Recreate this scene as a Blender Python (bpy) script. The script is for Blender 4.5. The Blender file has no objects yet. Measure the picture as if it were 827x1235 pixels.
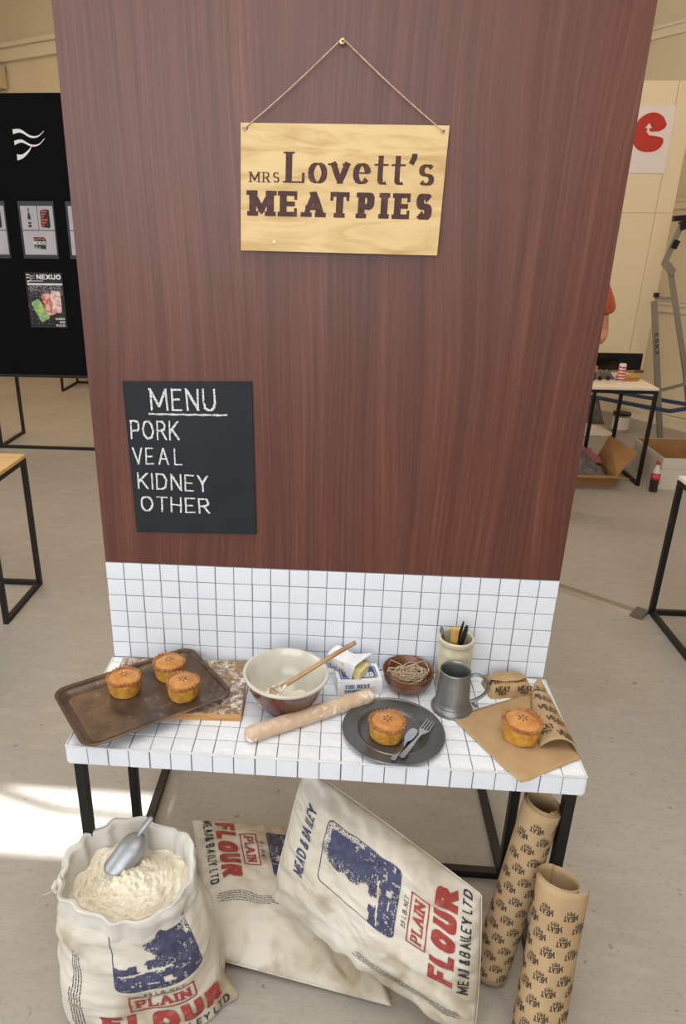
import bpy, bmesh, math, random
import numpy as np
from mathutils import Vector, Matrix
random.seed(7)
rng = np.random.default_rng(11)
sc = bpy.context.scene
COL = sc.collection
PI = math.pi
H = 0.69            # height of the tiled bench top

# ------------------------------------------------------------------ camera
cam_d = bpy.data.cameras.new('camera'); cam = bpy.data.objects.new('camera', cam_d); COL.objects.link(cam)
Rr = ((0.99669812, 0.0809441, 0.00639672), (0.0361295, -0.3715643, -0.92770396), (-0.07271537, 0.9248719, -0.37326191))
cam.matrix_world = Matrix(((Rr[0][0], -Rr[1][0], -Rr[2][0], 0.6168716), (Rr[0][1], -Rr[1][1], -Rr[2][1], -1.6918196),
                           (Rr[0][2], -Rr[1][2], -Rr[2][2], 1.1477432 + H), (0, 0, 0, 1)))
cam_d.sensor_fit = 'VERTICAL'; cam_d.sensor_height = 24.0; cam_d.lens = 859.02 * 24 / 1235
cam_d.shift_x = (413.5 - 342.2) / 1235; cam_d.clip_start = 0.05
sc.camera = cam
sc.view_settings.view_transform = 'Standard'; sc.view_settings.look = 'None'
sc.view_settings.gamma = 1.0; sc.view_settings.exposure = 0.0; sc.view_settings.use_curve_mapping = False

# ------------------------------------------------------------------ world and lights
w = bpy.data.worlds.new('world'); sc.world = w; w.use_nodes = True
w.node_tree.nodes['Background'].inputs[0].default_value = (0.75, 0.86, 1.0, 1)
w.node_tree.nodes['Background'].inputs[1].default_value = 1.0

def area(name, loc, target, sx, sy, power, col):
    d = bpy.data.lights.new(name, 'AREA'); d.shape = 'RECTANGLE'; d.size = sx; d.size_y = sy
    d.energy = power; d.color = col
    o = bpy.data.objects.new(name, d); COL.objects.link(o); o.location = loc
    o.rotation_euler = (Vector(target) - Vector(loc)).to_track_quat('-Z', 'Y').to_euler()
    return o
area('window_daylight_rear', (-1.0, -5.3, 2.7), (-0.6, 0, 1.0), 6.0, 3.0, 225, (0.90, 0.95, 1.0))
area('window_daylight_left', (-5.7, -0.6, 2.4), (0.5, -0.2, 0.5), 3.0, 2.4, 90, (0.88, 0.94, 1.0))
area('ceiling_lamp_front', (0.6, -1.2, 4.55), (0.6, -1.0, 0), 3.0, 3.0, 100, (1.0, 0.96, 0.90))
area('ceiling_lamp_right', (2.6, 2.6, 4.55), (2.9, 3.4, 0), 1.6, 1.6, 40, (1.0, 0.80, 0.56))
area('ceiling_lamp_left', (-2.6, 4.6, 4.55), (-2.6, 5.0, 0), 1.6, 1.6, 95, (1.0, 0.73, 0.43))
sun_d = bpy.data.lights.new('sun', 'SUN'); sun_d.energy = 20; sun_d.angle = math.radians(0.45); sun_d.color = (0.95, 0.98, 1.0)
sun = bpy.data.objects.new('sun', sun_d); COL.objects.link(sun)
SUN_T = 0.70                                           # rise per metre travelled along x
sun.rotation_euler = Vector((1, 0, -SUN_T)).to_track_quat('-Z', 'Y').to_euler()
sun.location = (-9, 0, 6)

# ------------------------------------------------------------------ materials
def lin(c):
    return tuple(((x / 255) / 12.92 if x <= 10 else (((x / 255) + 0.055) / 1.055) ** 2.4) for x in c)
MATS = {}
def mat(name, rgb, rough=0.6, metal=0.0, var=None, scale=8.0, stretch=(1, 1, 1), bump=0.0, bscale=60.0, lo=0.35, hi=0.65,
        spec=0.5, coat=0.0, detail=4.0, emit=None, sheen=0.0, roughvar=0.0, bstretch=None, dist=0.0):
    """Principled material; var = second colour blended in with object-space noise."""
    m = bpy.data.materials.new(name); m.use_nodes = True; nt = m.node_tree; b = nt.nodes['Principled BSDF']
    b.inputs['Base Color'].default_value = (*lin(rgb), 1); b.inputs['Roughness'].default_value = rough
    b.inputs['Metallic'].default_value = metal; b.inputs['Specular IOR Level'].default_value = spec
    b.inputs['Coat Weight'].default_value = coat; b.inputs['Coat Roughness'].default_value = 0.08
    if emit:
        b.inputs['Emission Color'].default_value = (*lin(rgb), 1); b.inputs['Emission Strength'].default_value = emit
    if var or bump or roughvar:
        tc = nt.nodes.new('ShaderNodeTexCoord'); mp = nt.nodes.new('ShaderNodeMapping'); mp.inputs['Scale'].default_value = stretch
        nt.links.new(tc.outputs['Object'], mp.inputs[0])
    if var:
        n = nt.nodes.new('ShaderNodeTexNoise'); n.inputs['Scale'].default_value = scale; n.inputs['Detail'].default_value = detail
        n.inputs['Distortion'].default_value = dist
        r = nt.nodes.new('ShaderNodeValToRGB'); r.color_ramp.elements[0].position = lo; r.color_ramp.elements[1].position = hi
        r.color_ramp.elements[0].color = (*lin(rgb), 1); r.color_ramp.elements[1].color = (*lin(var), 1)
        nt.links.new(mp.outputs[0], n.inputs[0]); nt.links.new(n.outputs[0], r.inputs[0]); nt.links.new(r.outputs[0], b.inputs['Base Color'])
    if roughvar:
        n2 = nt.nodes.new('ShaderNodeTexNoise'); n2.inputs['Scale'].default_value = scale * 1.7
        mr = nt.nodes.new('ShaderNodeMapRange'); mr.inputs[3].default_value = rough - roughvar; mr.inputs[4].default_value = rough + roughvar
        nt.links.new(mp.outputs[0], n2.inputs[0]); nt.links.new(n2.outputs[0], mr.inputs[0]); nt.links.new(mr.outputs[0], b.inputs['Roughness'])
    if bump:
        n3 = nt.nodes.new('ShaderNodeTexNoise'); n3.inputs['Scale'].default_value = bscale; n3.inputs['Detail'].default_value = 3
        bp = nt.nodes.new('ShaderNodeBump'); bp.inputs['Strength'].default_value = bump; bp.inputs['Distance'].default_value = 0.003
        if bstretch:
            mp2 = nt.nodes.new('ShaderNodeMapping'); mp2.inputs['Scale'].default_value = bstretch
            nt.links.new(tc.outputs['Object'], mp2.inputs[0]); nt.links.new(mp2.outputs[0], n3.inputs[0])
        else: nt.links.new(mp.outputs[0], n3.inputs[0])
        nt.links.new(n3.outputs[0], bp.inputs['Height']); nt.links.new(bp.outputs[0], b.inputs['Normal'])
    MATS[name] = m; return m

def dusted(name, base, dust, scale, lo, hi, rough=0.5, base2=None, metal=0.0, stretch=(1, 1, 1), grain=None, mask_scale=None, mask_lo=.45, mask_hi=.55):
    """base material with patches of flour dust (fine noise inside a broad noise mask)."""
    m = mat(name, base, rough, metal, var=base2, scale=grain or 20, stretch=stretch)
    nt = m.node_tree; b = nt.nodes['Principled BSDF']
    tc = nt.nodes.new('ShaderNodeTexCoord')
    n = nt.nodes.new('ShaderNodeTexNoise'); n.inputs['Scale'].default_value = scale; n.inputs['Detail'].default_value = 6; n.inputs['Roughness'].default_value = .7
    k = nt.nodes.new('ShaderNodeTexNoise'); k.inputs['Scale'].default_value = mask_scale or scale / 6
    r = nt.nodes.new('ShaderNodeMapRange'); r.inputs[1].default_value = lo; r.inputs[2].default_value = hi
    r2 = nt.nodes.new('ShaderNodeMapRange'); r2.inputs[1].default_value = mask_lo; r2.inputs[2].default_value = mask_hi
    mu = nt.nodes.new('ShaderNodeMath'); mu.operation = 'MULTIPLY'
    mx = nt.nodes.new('ShaderNodeMixRGB'); mx.inputs[2].default_value = (*lin(dust), 1)
    for q in (n, k): nt.links.new(tc.outputs['Object'], q.inputs[0])
    nt.links.new(n.outputs[0], r.inputs[0]); nt.links.new(k.outputs[0], r2.inputs[0])
    nt.links.new(r.outputs[0], mu.inputs[0]); nt.links.new(r2.outputs[0], mu.inputs[1]); nt.links.new(mu.outputs[0], mx.inputs[0])
    src = b.inputs['Base Color'].links
    if src: nt.links.new(src[0].from_socket, mx.inputs[1])
    else: mx.inputs[1].default_value = (*lin(base), 1)
    nt.links.new(mx.outputs[0], b.inputs['Base Color'])
    return m

def laminate():
    m = bpy.data.materials.new('walnut_laminate'); m.use_nodes = True; nt = m.node_tree; b = nt.nodes['Principled BSDF']
    L = nt.links.new; N = nt.nodes.new
    tc = N('ShaderNodeTexCoord')
    def noise(scale, stretch, detail=3, dist=0.0, src=None):
        mp = N('ShaderNodeMapping'); mp.inputs['Scale'].default_value = stretch; L(src or tc.outputs['Object'], mp.inputs[0])
        n = N('ShaderNodeTexNoise'); n.inputs['Scale'].default_value = scale; n.inputs['Detail'].default_value = detail
        n.inputs['Distortion'].default_value = dist; L(mp.outputs[0], n.inputs[0]); return n.outputs[0]
    warp = noise(1.0, (1.8, 1, .45), 2)
    sx = N('ShaderNodeSeparateXYZ'); L(tc.outputs['Object'], sx.inputs[0])
    ma = N('ShaderNodeMath'); ma.operation = 'MULTIPLY_ADD'; L(warp, ma.inputs[0]); ma.inputs[1].default_value = 0.26; L(sx.outputs[0], ma.inputs[2])
    cb = N('ShaderNodeCombineXYZ'); L(ma.outputs[0], cb.inputs[0]); L(sx.outputs[2], cb.inputs[2])
    broad = noise(1.0, (34, 1, .55), 3, 0.0, cb.outputs[0])
    mid = noise(1.0, (120, 1, 1.6), 4, 0.0, cb.outputs[0])
    fine = noise(1.0, (480, 1, 9.0), 2, 0.0, tc.outputs['Object'])
    def mixadd(a, fa, bb, fb):
        x = N('ShaderNodeMath'); x.operation = 'MULTIPLY'; L(a, x.inputs[0]); x.inputs[1].default_value = fa
        y = N('ShaderNodeMath'); y.operation = 'MULTIPLY_ADD'; L(bb, y.inputs[0]); y.inputs[1].default_value = fb; L(x.outputs[0], y.inputs[2]); return y.outputs[0]
    s = mixadd(broad, .30, mid, .34)
    y = N('ShaderNodeMath'); y.operation = 'MULTIPLY_ADD'; L(fine, y.inputs[0]); y.inputs[1].default_value = .18; L(s, y.inputs[2])
    blot = noise(1.0, (7, 1, 1.1), 3, 0.6, cb.outputs[0]); y2 = N('ShaderNodeMath'); y2.operation = 'MULTIPLY_ADD'; L(blot, y2.inputs[0]); y2.inputs[1].default_value = .18; L(y.outputs[0], y2.inputs[2]); y = y2
    r = N('ShaderNodeValToRGB'); cr = r.color_ramp; cr.elements[0].position = .30; cr.elements[0].color = (*lin((62, 30, 23)), 1)
    cr.elements[1].position = .74; cr.elements[1].color = (*lin((130, 86, 68)), 1)
    e = cr.elements.new(.46); e.color = (*lin((86, 45, 34)), 1); e = cr.elements.new(.56); e.color = (*lin((100, 56, 43)), 1)
    L(y.outputs[0], r.inputs[0]); L(r.outputs[0], b.inputs['Base Color'])
    b.inputs['Roughness'].default_value = .42; b.inputs['Specular IOR Level'].default_value = .55
    bp = N('ShaderNodeBump'); bp.inputs['Strength'].default_value = .25; bp.inputs['Distance'].default_value = .0015
    L(y.outputs[0], bp.inputs['Height']); L(bp.outputs[0], b.inputs['Normal'])
    return m
M_lam = laminate()
M_tile = mat('white_glazed_tile', (231, 236, 244), .2, var=(223, 229, 239), scale=3, coat=.2, bump=.05, bscale=25)
M_tile_top = dusted('white_tile_with_dust', (228, 232, 238), (246, 246, 247), 60, .45, .7, .22)
M_grout = mat('grey_tile_backing', (128, 134, 142), .9)
M_edge = mat('white_tile_trim', (222, 225, 228), .4)
M_black = mat('black_powder_coated_steel', (18, 18, 19), .45, spec=.4)
M_ply = mat('birch_plywood', (218, 190, 136), .55, var=(186, 148, 92), scale=4.0, stretch=(1.0, 1, 5.5), lo=.42, hi=.72, dist=1.8, detail=6)
M_plyedge = mat('plywood_edge', (196, 160, 108), .6, var=(130, 92, 56), scale=90, stretch=(.1, 1, 1))
M_burn = mat('burnt_brown_lettering', (62, 26, 22), .6, var=(104, 56, 42), scale=70, lo=.5, hi=.8)
M_board = mat('blackboard_paint', (33, 38, 44), .6, var=(28, 32, 38), scale=5, spec=.3)
M_twine = mat('natural_twine', (206, 186, 160), .9, var=(172, 150, 124), scale=200)
M_brass = mat('brass_screw', (200, 180, 130), .3, 1.0)
M_hole = mat('dark_hole', (40, 26, 18), .9)
M_tray = dusted('worn_brown_steel_tray', (74, 62, 56), (170, 160, 148), 45, .55, .9, .38, base2=(104, 82, 62), metal=.35, mask_scale=9)
M_cboard = dusted('oak_board', (150, 120, 86), (240, 236, 230), 70, .46, .66, .55, base2=(128, 98, 68), stretch=(.3, 3, 1), grain=40, mask_scale=9, mask_lo=.38, mask_hi=.6)
M_cboard_edge = mat('oak_board_edge', (196, 150, 94), .5, var=(172, 122, 70), scale=40, stretch=(.2, 1, 2))
M_crust = mat('pie_crust_side', (206, 158, 66), .6, var=(178, 120, 44), scale=60, bump=.5, bscale=90)
M_lid = mat('baked_pie_lid', (204, 150, 82), .42, var=(176, 112, 54), scale=40, bump=.35, bscale=60)
M_rim = mat('browned_pie_rim', (140, 86, 44), .55, var=(176, 118, 64), scale=50, bump=.5, bscale=80)
M_slit = mat('dark_filling', (54, 28, 18), .7)
M_glaze = mat('brown_stoneware_glaze', (96, 48, 30), .16, var=(74, 34, 22), scale=10, coat=.5)
M_cream = mat('cream_stoneware_glaze', (208, 205, 194), .2, var=(194, 190, 176), scale=12, coat=.3)
M_flourpow = mat('flour_powder', (244, 238, 222), .95, var=(234, 224, 202), scale=40, bump=.7, bscale=130)
M_spoon = mat('spoon_wood', (184, 150, 110), .6, var=(150, 112, 74), scale=20, stretch=(1, 1, 1), bump=.1)
M_spoonfl = dusted('spoon_head_with_flour', (176, 140, 108), (246, 242, 236), 90, .44, .54, .7, mask_lo=.3, mask_hi=.42)
M_pin = dusted('beech_rolling_pin', (210, 184, 158), (240, 234, 226), 46, .5, .62, .55, base2=(194, 164, 134), stretch=(.5, 3, 3), grain=18, mask_scale=10)
M_paperwhite = mat('white_waxed_paper', (236, 236, 236), .5, var=(220, 222, 226), scale=20, bump=.3, bscale=50)
M_blue = mat('blue_print', (70, 92, 140), .6, var=(58, 78, 124), scale=60)
M_lard = mat('yellow_lard', (226, 214, 158), .4, var=(210, 196, 136), scale=20)
M_walnut = mat('turned_wooden_bowl', (122, 78, 50), .35, var=(86, 52, 34), scale=14, stretch=(1, 1, 4), coat=.15, lo=.4, hi=.65)
M_pewter = mat('pewter', (140, 141, 140), .4, .6, var=(116, 117, 117), scale=14, roughvar=.08, bump=.08, bscale=40)
M_pewterd = mat('dark_pewter_plate', (112, 112, 110), .34, .6, var=(94, 94, 92), scale=10, roughvar=.08, bump=.06, bscale=30)
M_steel = mat('stainless_cutlery', (190, 190, 192), .2, 1.0)
M_crock = mat('cream_stoneware_jar', (206, 199, 176), .25, var=(188, 180, 154), scale=25, coat=.3)
M_bamboo = mat('pale_yellow_handle', (220, 178, 96), .5, var=(196, 146, 70), scale=50, stretch=(3, 3, .4))
M_iron = mat('dark_iron_utensil', (56, 56, 58), .4, .8)
M_kraft = mat('brown_kraft_paper', (178, 148, 108), .75, var=(168, 137, 98), scale=14, bump=.06, bscale=40)
M_kraftr = mat('light_kraft_paper', (182, 155, 118), .7, var=(170, 142, 106), scale=10)
M_ink = mat('dark_brown_stamp_ink', (48, 38, 32), .7)
def sackcloth(name, a, bcol, stain):
    m = mat(name, a, .9, var=bcol, scale=5, lo=.35, hi=.7, bump=.35, bscale=30)
    nt = m.node_tree; b = nt.nodes['Principled BSDF']; tc = nt.nodes.new('ShaderNodeTexCoord')
    n = nt.nodes.new('ShaderNodeTexNoise'); n.inputs['Scale'].default_value = 6.5; n.inputs['Detail'].default_value = 5; n.inputs['Distortion'].default_value = .6
    r = nt.nodes.new('ShaderNodeMapRange'); r.inputs[1].default_value = .52; r.inputs[2].default_value = .74
    mx = nt.nodes.new('ShaderNodeMixRGB'); mx.inputs[2].default_value = (*lin(stain), 1)
    nt.links.new(tc.outputs['Object'], n.inputs[0]); nt.links.new(n.outputs[0], r.inputs[0]); nt.links.new(r.outputs[0], mx.inputs[0])
    nt.links.new(b.inputs['Base Color'].links[0].from_socket, mx.inputs[1]); nt.links.new(mx.outputs[0], b.inputs['Base Color'])
    return m
M_sack = sackcloth('unbleached_cotton_sack', (216, 211, 200), (200, 192, 176), (156, 138, 106))
M_sackin = mat('clean_white_sack_lining', (224, 222, 216), .9, var=(206, 202, 194), scale=9, bump=.25, bscale=25)
M_navy = mat('navy_print', (58, 61, 90), .8, var=(76, 79, 108), scale=60)
M_red = mat('red_print', (154, 60, 55), .8, var=(178, 104, 96), scale=60, lo=.5, hi=.8)
M_blk = mat('black_print', (52, 52, 58), .8)
M_alu = mat('cast_aluminium_scoop', (176, 179, 184), .42, .6, var=(154, 157, 162), scale=20, roughvar=.08)
M_wall = mat('cream_painted_wall', (222, 208, 180), .8, var=(216, 201, 172), scale=1.5)
M_ceil = mat('white_ceiling', (232, 228, 220), .9)
M_trim = mat('cream_trim', (226, 214, 190), .6)
M_wboard = mat('off_white_display_board', (226, 208, 176), .6)
M_poster = mat('pinkish_white_poster', (226, 214, 214), .5)
M_postred = mat('poster_red', (182, 48, 36), .5)
M_blackboard = mat('matt_black_display_board', (11, 12, 15), .85, spec=.12)
M_frame_pr = mat('glossy_black_print_border', (38, 40, 44), .35)
M_photo = mat('pale_grey_photo', (190, 186, 194), .5, var=(172, 168, 178), scale=3)
M_white = mat('white_print', (235, 235, 238), .5)
M_maple = mat('pale_birch_table_top', (222, 188, 138), .5, var=(208, 172, 120), scale=5, stretch=(1, 6, 1))
M_whitetop = mat('white_table_top', (236, 224, 208), .5)
M_card = mat('brown_cardboard', (170, 128, 80), .8, var=(156, 114, 70), scale=6)
M_cardw = mat('white_cardboard', (214, 206, 196), .7)
M_ladder = mat('dull_aluminium', (150, 146, 136), .42, .6)
M_blueS = mat('blue_painted_steel', (40, 62, 98), .5)
M_tin = mat('dull_tin', (150, 142, 130), .4, .5)
M_label = mat('tin_label', (214, 206, 196), .6)
M_screen = mat('black_glass_screen', (8, 8, 10), .15)
M_skin = mat('skin', (206, 150, 122), .55, var=(196, 138, 110), scale=12)
M_shirt = mat('orange_shirt', (190, 96, 60), .9, var=(160, 72, 46), scale=20)
M_jeans = mat('dark_trousers', (40, 44, 58), .9)
M_hair = mat('dark_hair', (50, 34, 24), .7)
M_grey = mat('grey_cloth', (120, 112, 108), .9, var=(92, 86, 84), scale=20, bump=.5)
M_pinkc = mat('pink_cloth', (176, 104, 118), .9)
M_cola = mat('dark_cola', (38, 14, 10), .12, coat=.5)
M_colared = mat('bottle_red', (196, 28, 34), .4)
M_clear = mat('clear_plastic', (210, 200, 196), .15)
M_brownstuff = mat('brown_leather', (92, 58, 40), .6)
M_yel = mat('ochre_plastic', (196, 140, 56), .45)
M_strip = mat('metal_floor_strip', (150, 142, 130), .4, .4)
M_canred = mat('can_red_print', (186, 74, 66), .4)
M_canwhite = mat('can_white', (226, 214, 208), .35)

def floor_mat():
    m = mat('painted_concrete_floor', (168, 163, 156), .5, var=(157, 151, 144), scale=1.4, detail=6, lo=.3, hi=.75, bump=.05, bscale=20, roughvar=.1)
    nt = m.node_tree; b = nt.nodes['Principled BSDF']; tc = nt.nodes.new('ShaderNodeTexCoord'); L = nt.links.new
    def layer(scale, stretch, rot, lo, hi, col, det=5):
        mp = nt.nodes.new('ShaderNodeMapping'); mp.inputs['Scale'].default_value = stretch; mp.inputs['Rotation'].default_value = (0, 0, rot)
        n = nt.nodes.new('ShaderNodeTexNoise'); n.inputs['Scale'].default_value = scale; n.inputs['Detail'].default_value = det
        r = nt.nodes.new('ShaderNodeMapRange'); r.inputs[1].default_value = lo; r.inputs[2].default_value = hi; r.inputs[4].default_value = .30 if stretch[1] > 20 else .55
        mx = nt.nodes.new('ShaderNodeMixRGB'); mx.inputs[2].default_value = (*lin(col), 1)
        L(tc.outputs['Object'], mp.inputs[0]); L(mp.outputs[0], n.inputs[0]); L(n.outputs[0], r.inputs[0]); L(r.outputs[0], mx.inputs[0])
        L(b.inputs['Base Color'].links[0].from_socket, mx.inputs[1]); L(mx.outputs[0], b.inputs['Base Color'])
    layer(1.1, (1, 1.6, 1), .35, .45, .75, (150, 144, 136), 9)
    layer(6, (1, 3, 1), .2, .50, .75, (176, 171, 165), 10)
    layer(60, (1, 1, 1), 0, .55, .75, (138, 132, 125), 3)
    layer(9, (1, 40, 1), -.5, .64, .68, (184, 178, 170), 2); layer(5, (1, 70, 1), .8, .64, .67, (182, 176, 168), 2); layer(7, (1, 55, 1), -.1, .65, .68, (118, 110, 102), 2)
    layer(26, (1, 1, 1), 0, .71, .74, (88, 80, 72), 2)
    return m
M_floor = floor_mat()

def chalk():
    m = mat('white_chalk', (226, 228, 228), .95); nt = m.node_tree; b = nt.nodes['Principled BSDF']
    tc = nt.nodes.new('ShaderNodeTexCoord'); n = nt.nodes.new('ShaderNodeTexNoise'); n.inputs['Scale'].default_value = 420; n.inputs['Detail'].default_value = 2
    r = nt.nodes.new('ShaderNodeMapRange'); r.inputs[1].default_value = .38; r.inputs[2].default_value = .5
    mx = nt.nodes.new('ShaderNodeMixRGB'); mx.inputs[1].default_value = (*lin((60, 64, 70)), 1); mx.inputs[2].default_value = (*lin((232, 234, 234)), 1)
    nt.links.new(tc.outputs['Object'], n.inputs[0]); nt.links.new(n.outputs[0], r.inputs[0]); nt.links.new(r.outputs[0], mx.inputs[0]); nt.links.new(mx.outputs[0], b.inputs['Base Color'])
    return m
M_chalk = chalk()

# ------------------------------------------------------------------ object helpers
def tag(o, label=None, cat=None, group=None, kind=None):
    if label: o['label'] = label
    if cat: o['category'] = cat
    if group: o['group'] = group
    if kind: o['kind'] = kind
    return o
def thing(name, label, cat, loc=(0, 0, 0), rot=(0, 0, 0), group=None):
    o = bpy.data.objects.new(name, None); o.empty_display_size = .05; COL.objects.link(o); o.location = loc; o.rotation_euler = rot
    return tag(o, label, cat, group)
def link(name, me, parent=None, loc=None, rot=None):
    o = bpy.data.objects.new(name, me); COL.objects.link(o)
    if parent: o.parent = parent
    if loc is not None: o.location = loc
    if rot is not None: o.rotation_euler = rot
    return o
class MB:
    def __init__(s): s.v = []; s.f = []; s.sm = []; s.mi = []
    def add(s, vs, fs, smooth=False, mi=0):
        n = len(s.v); s.v += [tuple(map(float, q)) for q in vs]
        for f in fs: s.f.append(tuple(i + n for i in f)); s.sm.append(smooth); s.mi.append(mi)
        return s
    def box(s, lo, hi, mi=0):
        x0, y0, z0 = lo; x1, y1, z1 = hi
        return s.add([(x0, y0, z0), (x1, y0, z0), (x1, y1, z0), (x0, y1, z0), (x0, y0, z1), (x1, y0, z1), (x1, y1, z1), (x0, y1, z1)],
                     [(3, 2, 1, 0), (4, 5, 6, 7), (0, 1, 5, 4), (1, 2, 6, 5), (2, 3, 7, 6), (3, 0, 4, 7)], mi=mi)
    def bar(s, a, b, w, h, up=(0, 0, 1)):
        a = Vector(a); b = Vector(b); d = (b - a).normalized(); u = Vector(up)
        if abs(d.dot(u)) > .95: u = Vector((0, 1, 0))
        x = d.cross(u).normalized(); y = x.cross(d).normalized()
        vs = [p + x * sx * w / 2 + y * sy * h / 2 for p in (a, b) for sx, sy in ((-1, -1), (1, -1), (1, 1), (-1, 1))]
        return s.add(vs, [(0, 1, 2, 3), (7, 6, 5, 4), (4, 5, 1, 0), (5, 6, 2, 1), (6, 7, 3, 2), (7, 4, 0, 3)])
    def lathe(s, prof, n=48, c=(0, 0, 0), sx=1, sy=1, smooth=True, wob=None, caps=True):
        vs = []
        for k, (r, z) in enumerate(prof):
            for i in range(n):
                a = 2 * PI * i / n; rr = r * (wob(a, k) if wob else 1)
                vs.append((c[0] + rr * math.cos(a) * sx, c[1] + rr * math.sin(a) * sy, c[2] + z))
        fs = [(k * n + i, k * n + (i + 1) % n, (k + 1) * n + (i + 1) % n, (k + 1) * n + i) for k in range(len(prof) - 1) for i in range(n)]
        s.add(vs, fs, smooth)
        if caps:
            base = len(s.v) - len(vs)
            if prof[0][0] > 1e-5: s.f.append(tuple(base + i for i in range(n))[::-1]); s.sm.append(False); s.mi.append(0)
            if prof[-1][0] > 1e-5: s.f.append(tuple(base + (len(prof) - 1) * n + i for i in range(n))); s.sm.append(False); s.mi.append(0)
        return s
    def tube(s, pts, r, n=8, flat=1.0, caps=True):
        pts = [Vector(p) for p in pts]; vs = []; prev = None; N = len(pts)
        for k, p in enumerate(pts):
            d = (pts[min(k + 1, N - 1)] - pts[max(k - 1, 0)]).normalized()
            if prev is None:
                u = Vector((0, 0, 1)) if abs(d.z) < .9 else Vector((1, 0, 0))
            else: u = prev
            x = d.cross(u).normalized(); y = x.cross(d).normalized(); prev = y
            rr = r[k] if isinstance(r, (list, tuple)) else r
            vs += [p + x * rr * math.cos(2 * PI * i / n) + y * rr * flat * math.sin(2 * PI * i / n) for i in range(n)]
        fs = [(k * n + i, k * n + (i + 1) % n, (k + 1) * n + (i + 1) % n, (k + 1) * n + i) for k in range(N - 1) for i in range(n)]
        if caps: fs += [tuple(range(n))[::-1], tuple((N - 1) * n + i for i in range(n))]
        return s.add(vs, fs, True)
    def grid(s, P, smooth=True, closed_u=False, flip=False):
        n, m = P.shape[:2]; vs = P.reshape(-1, 3); fs = []
        for i in range(n - 1):
            for j in range(m if closed_u else m - 1):
                q = (i * m + j, i * m + (j + 1) % m, (i + 1) * m + (j + 1) % m, (i + 1) * m + j)
                fs.append(q[::-1] if flip else q)
        return s.add(vs, fs, smooth)
    def prism(s, poly, z0, z1, axis='z', mi=0):
        n = len(poly)
        def p(a, b, c): return (a, b, c) if axis == 'z' else ((a, c, b) if axis == 'y' else (c, a, b))
        vs = [p(a, b, z0) for a, b in poly] + [p(a, b, z1) for a, b in poly]
        fs = [tuple(range(n))[::-1], tuple(range(n, 2 * n))] + [(i, (i + 1) % n, n + (i + 1) % n, n + i) for i in range(n)]
        return s.add(vs, fs, mi=mi)
    def mesh(s, name, m):
        me = bpy.data.meshes.new(name); me.from_pydata(s.v, [], s.f)
        me.polygons.foreach_set('use_smooth', s.sm)
        for x in (m if isinstance(m, (list, tuple)) else [m]): me.materials.append(x)
        if isinstance(m, (list, tuple)): me.polygons.foreach_set('material_index', s.mi)
        me.update(); return me
    def build(s, name, m, parent=None, loc=None, rot=None, bevel=0, fix=True, subsurf=0):
        me = s.mesh(name, m)
        if bevel or fix:
            bm = bmesh.new(); bm.from_mesh(me)
            if fix: bmesh.ops.recalc_face_normals(bm, faces=bm.faces)
            if bevel:
                es = [e for e in bm.edges if len(e.link_faces) == 2 and e.calc_face_angle(0) > .6]
                bmesh.ops.bevel(bm, geom=es, offset=bevel, segments=2, profile=.6, affect='EDGES', clamp_overlap=True)
            bm.to_mesh(me); bm.free()
        if fix and any(s.sm): me.set_sharp_from_angle(angle=math.radians(38))
        o = link(name, me, parent, loc, rot)
        if subsurf:
            md = o.modifiers.new('smooth', 'SUBSURF'); md.levels = subsurf; md.render_levels = subsurf
        return o

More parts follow.
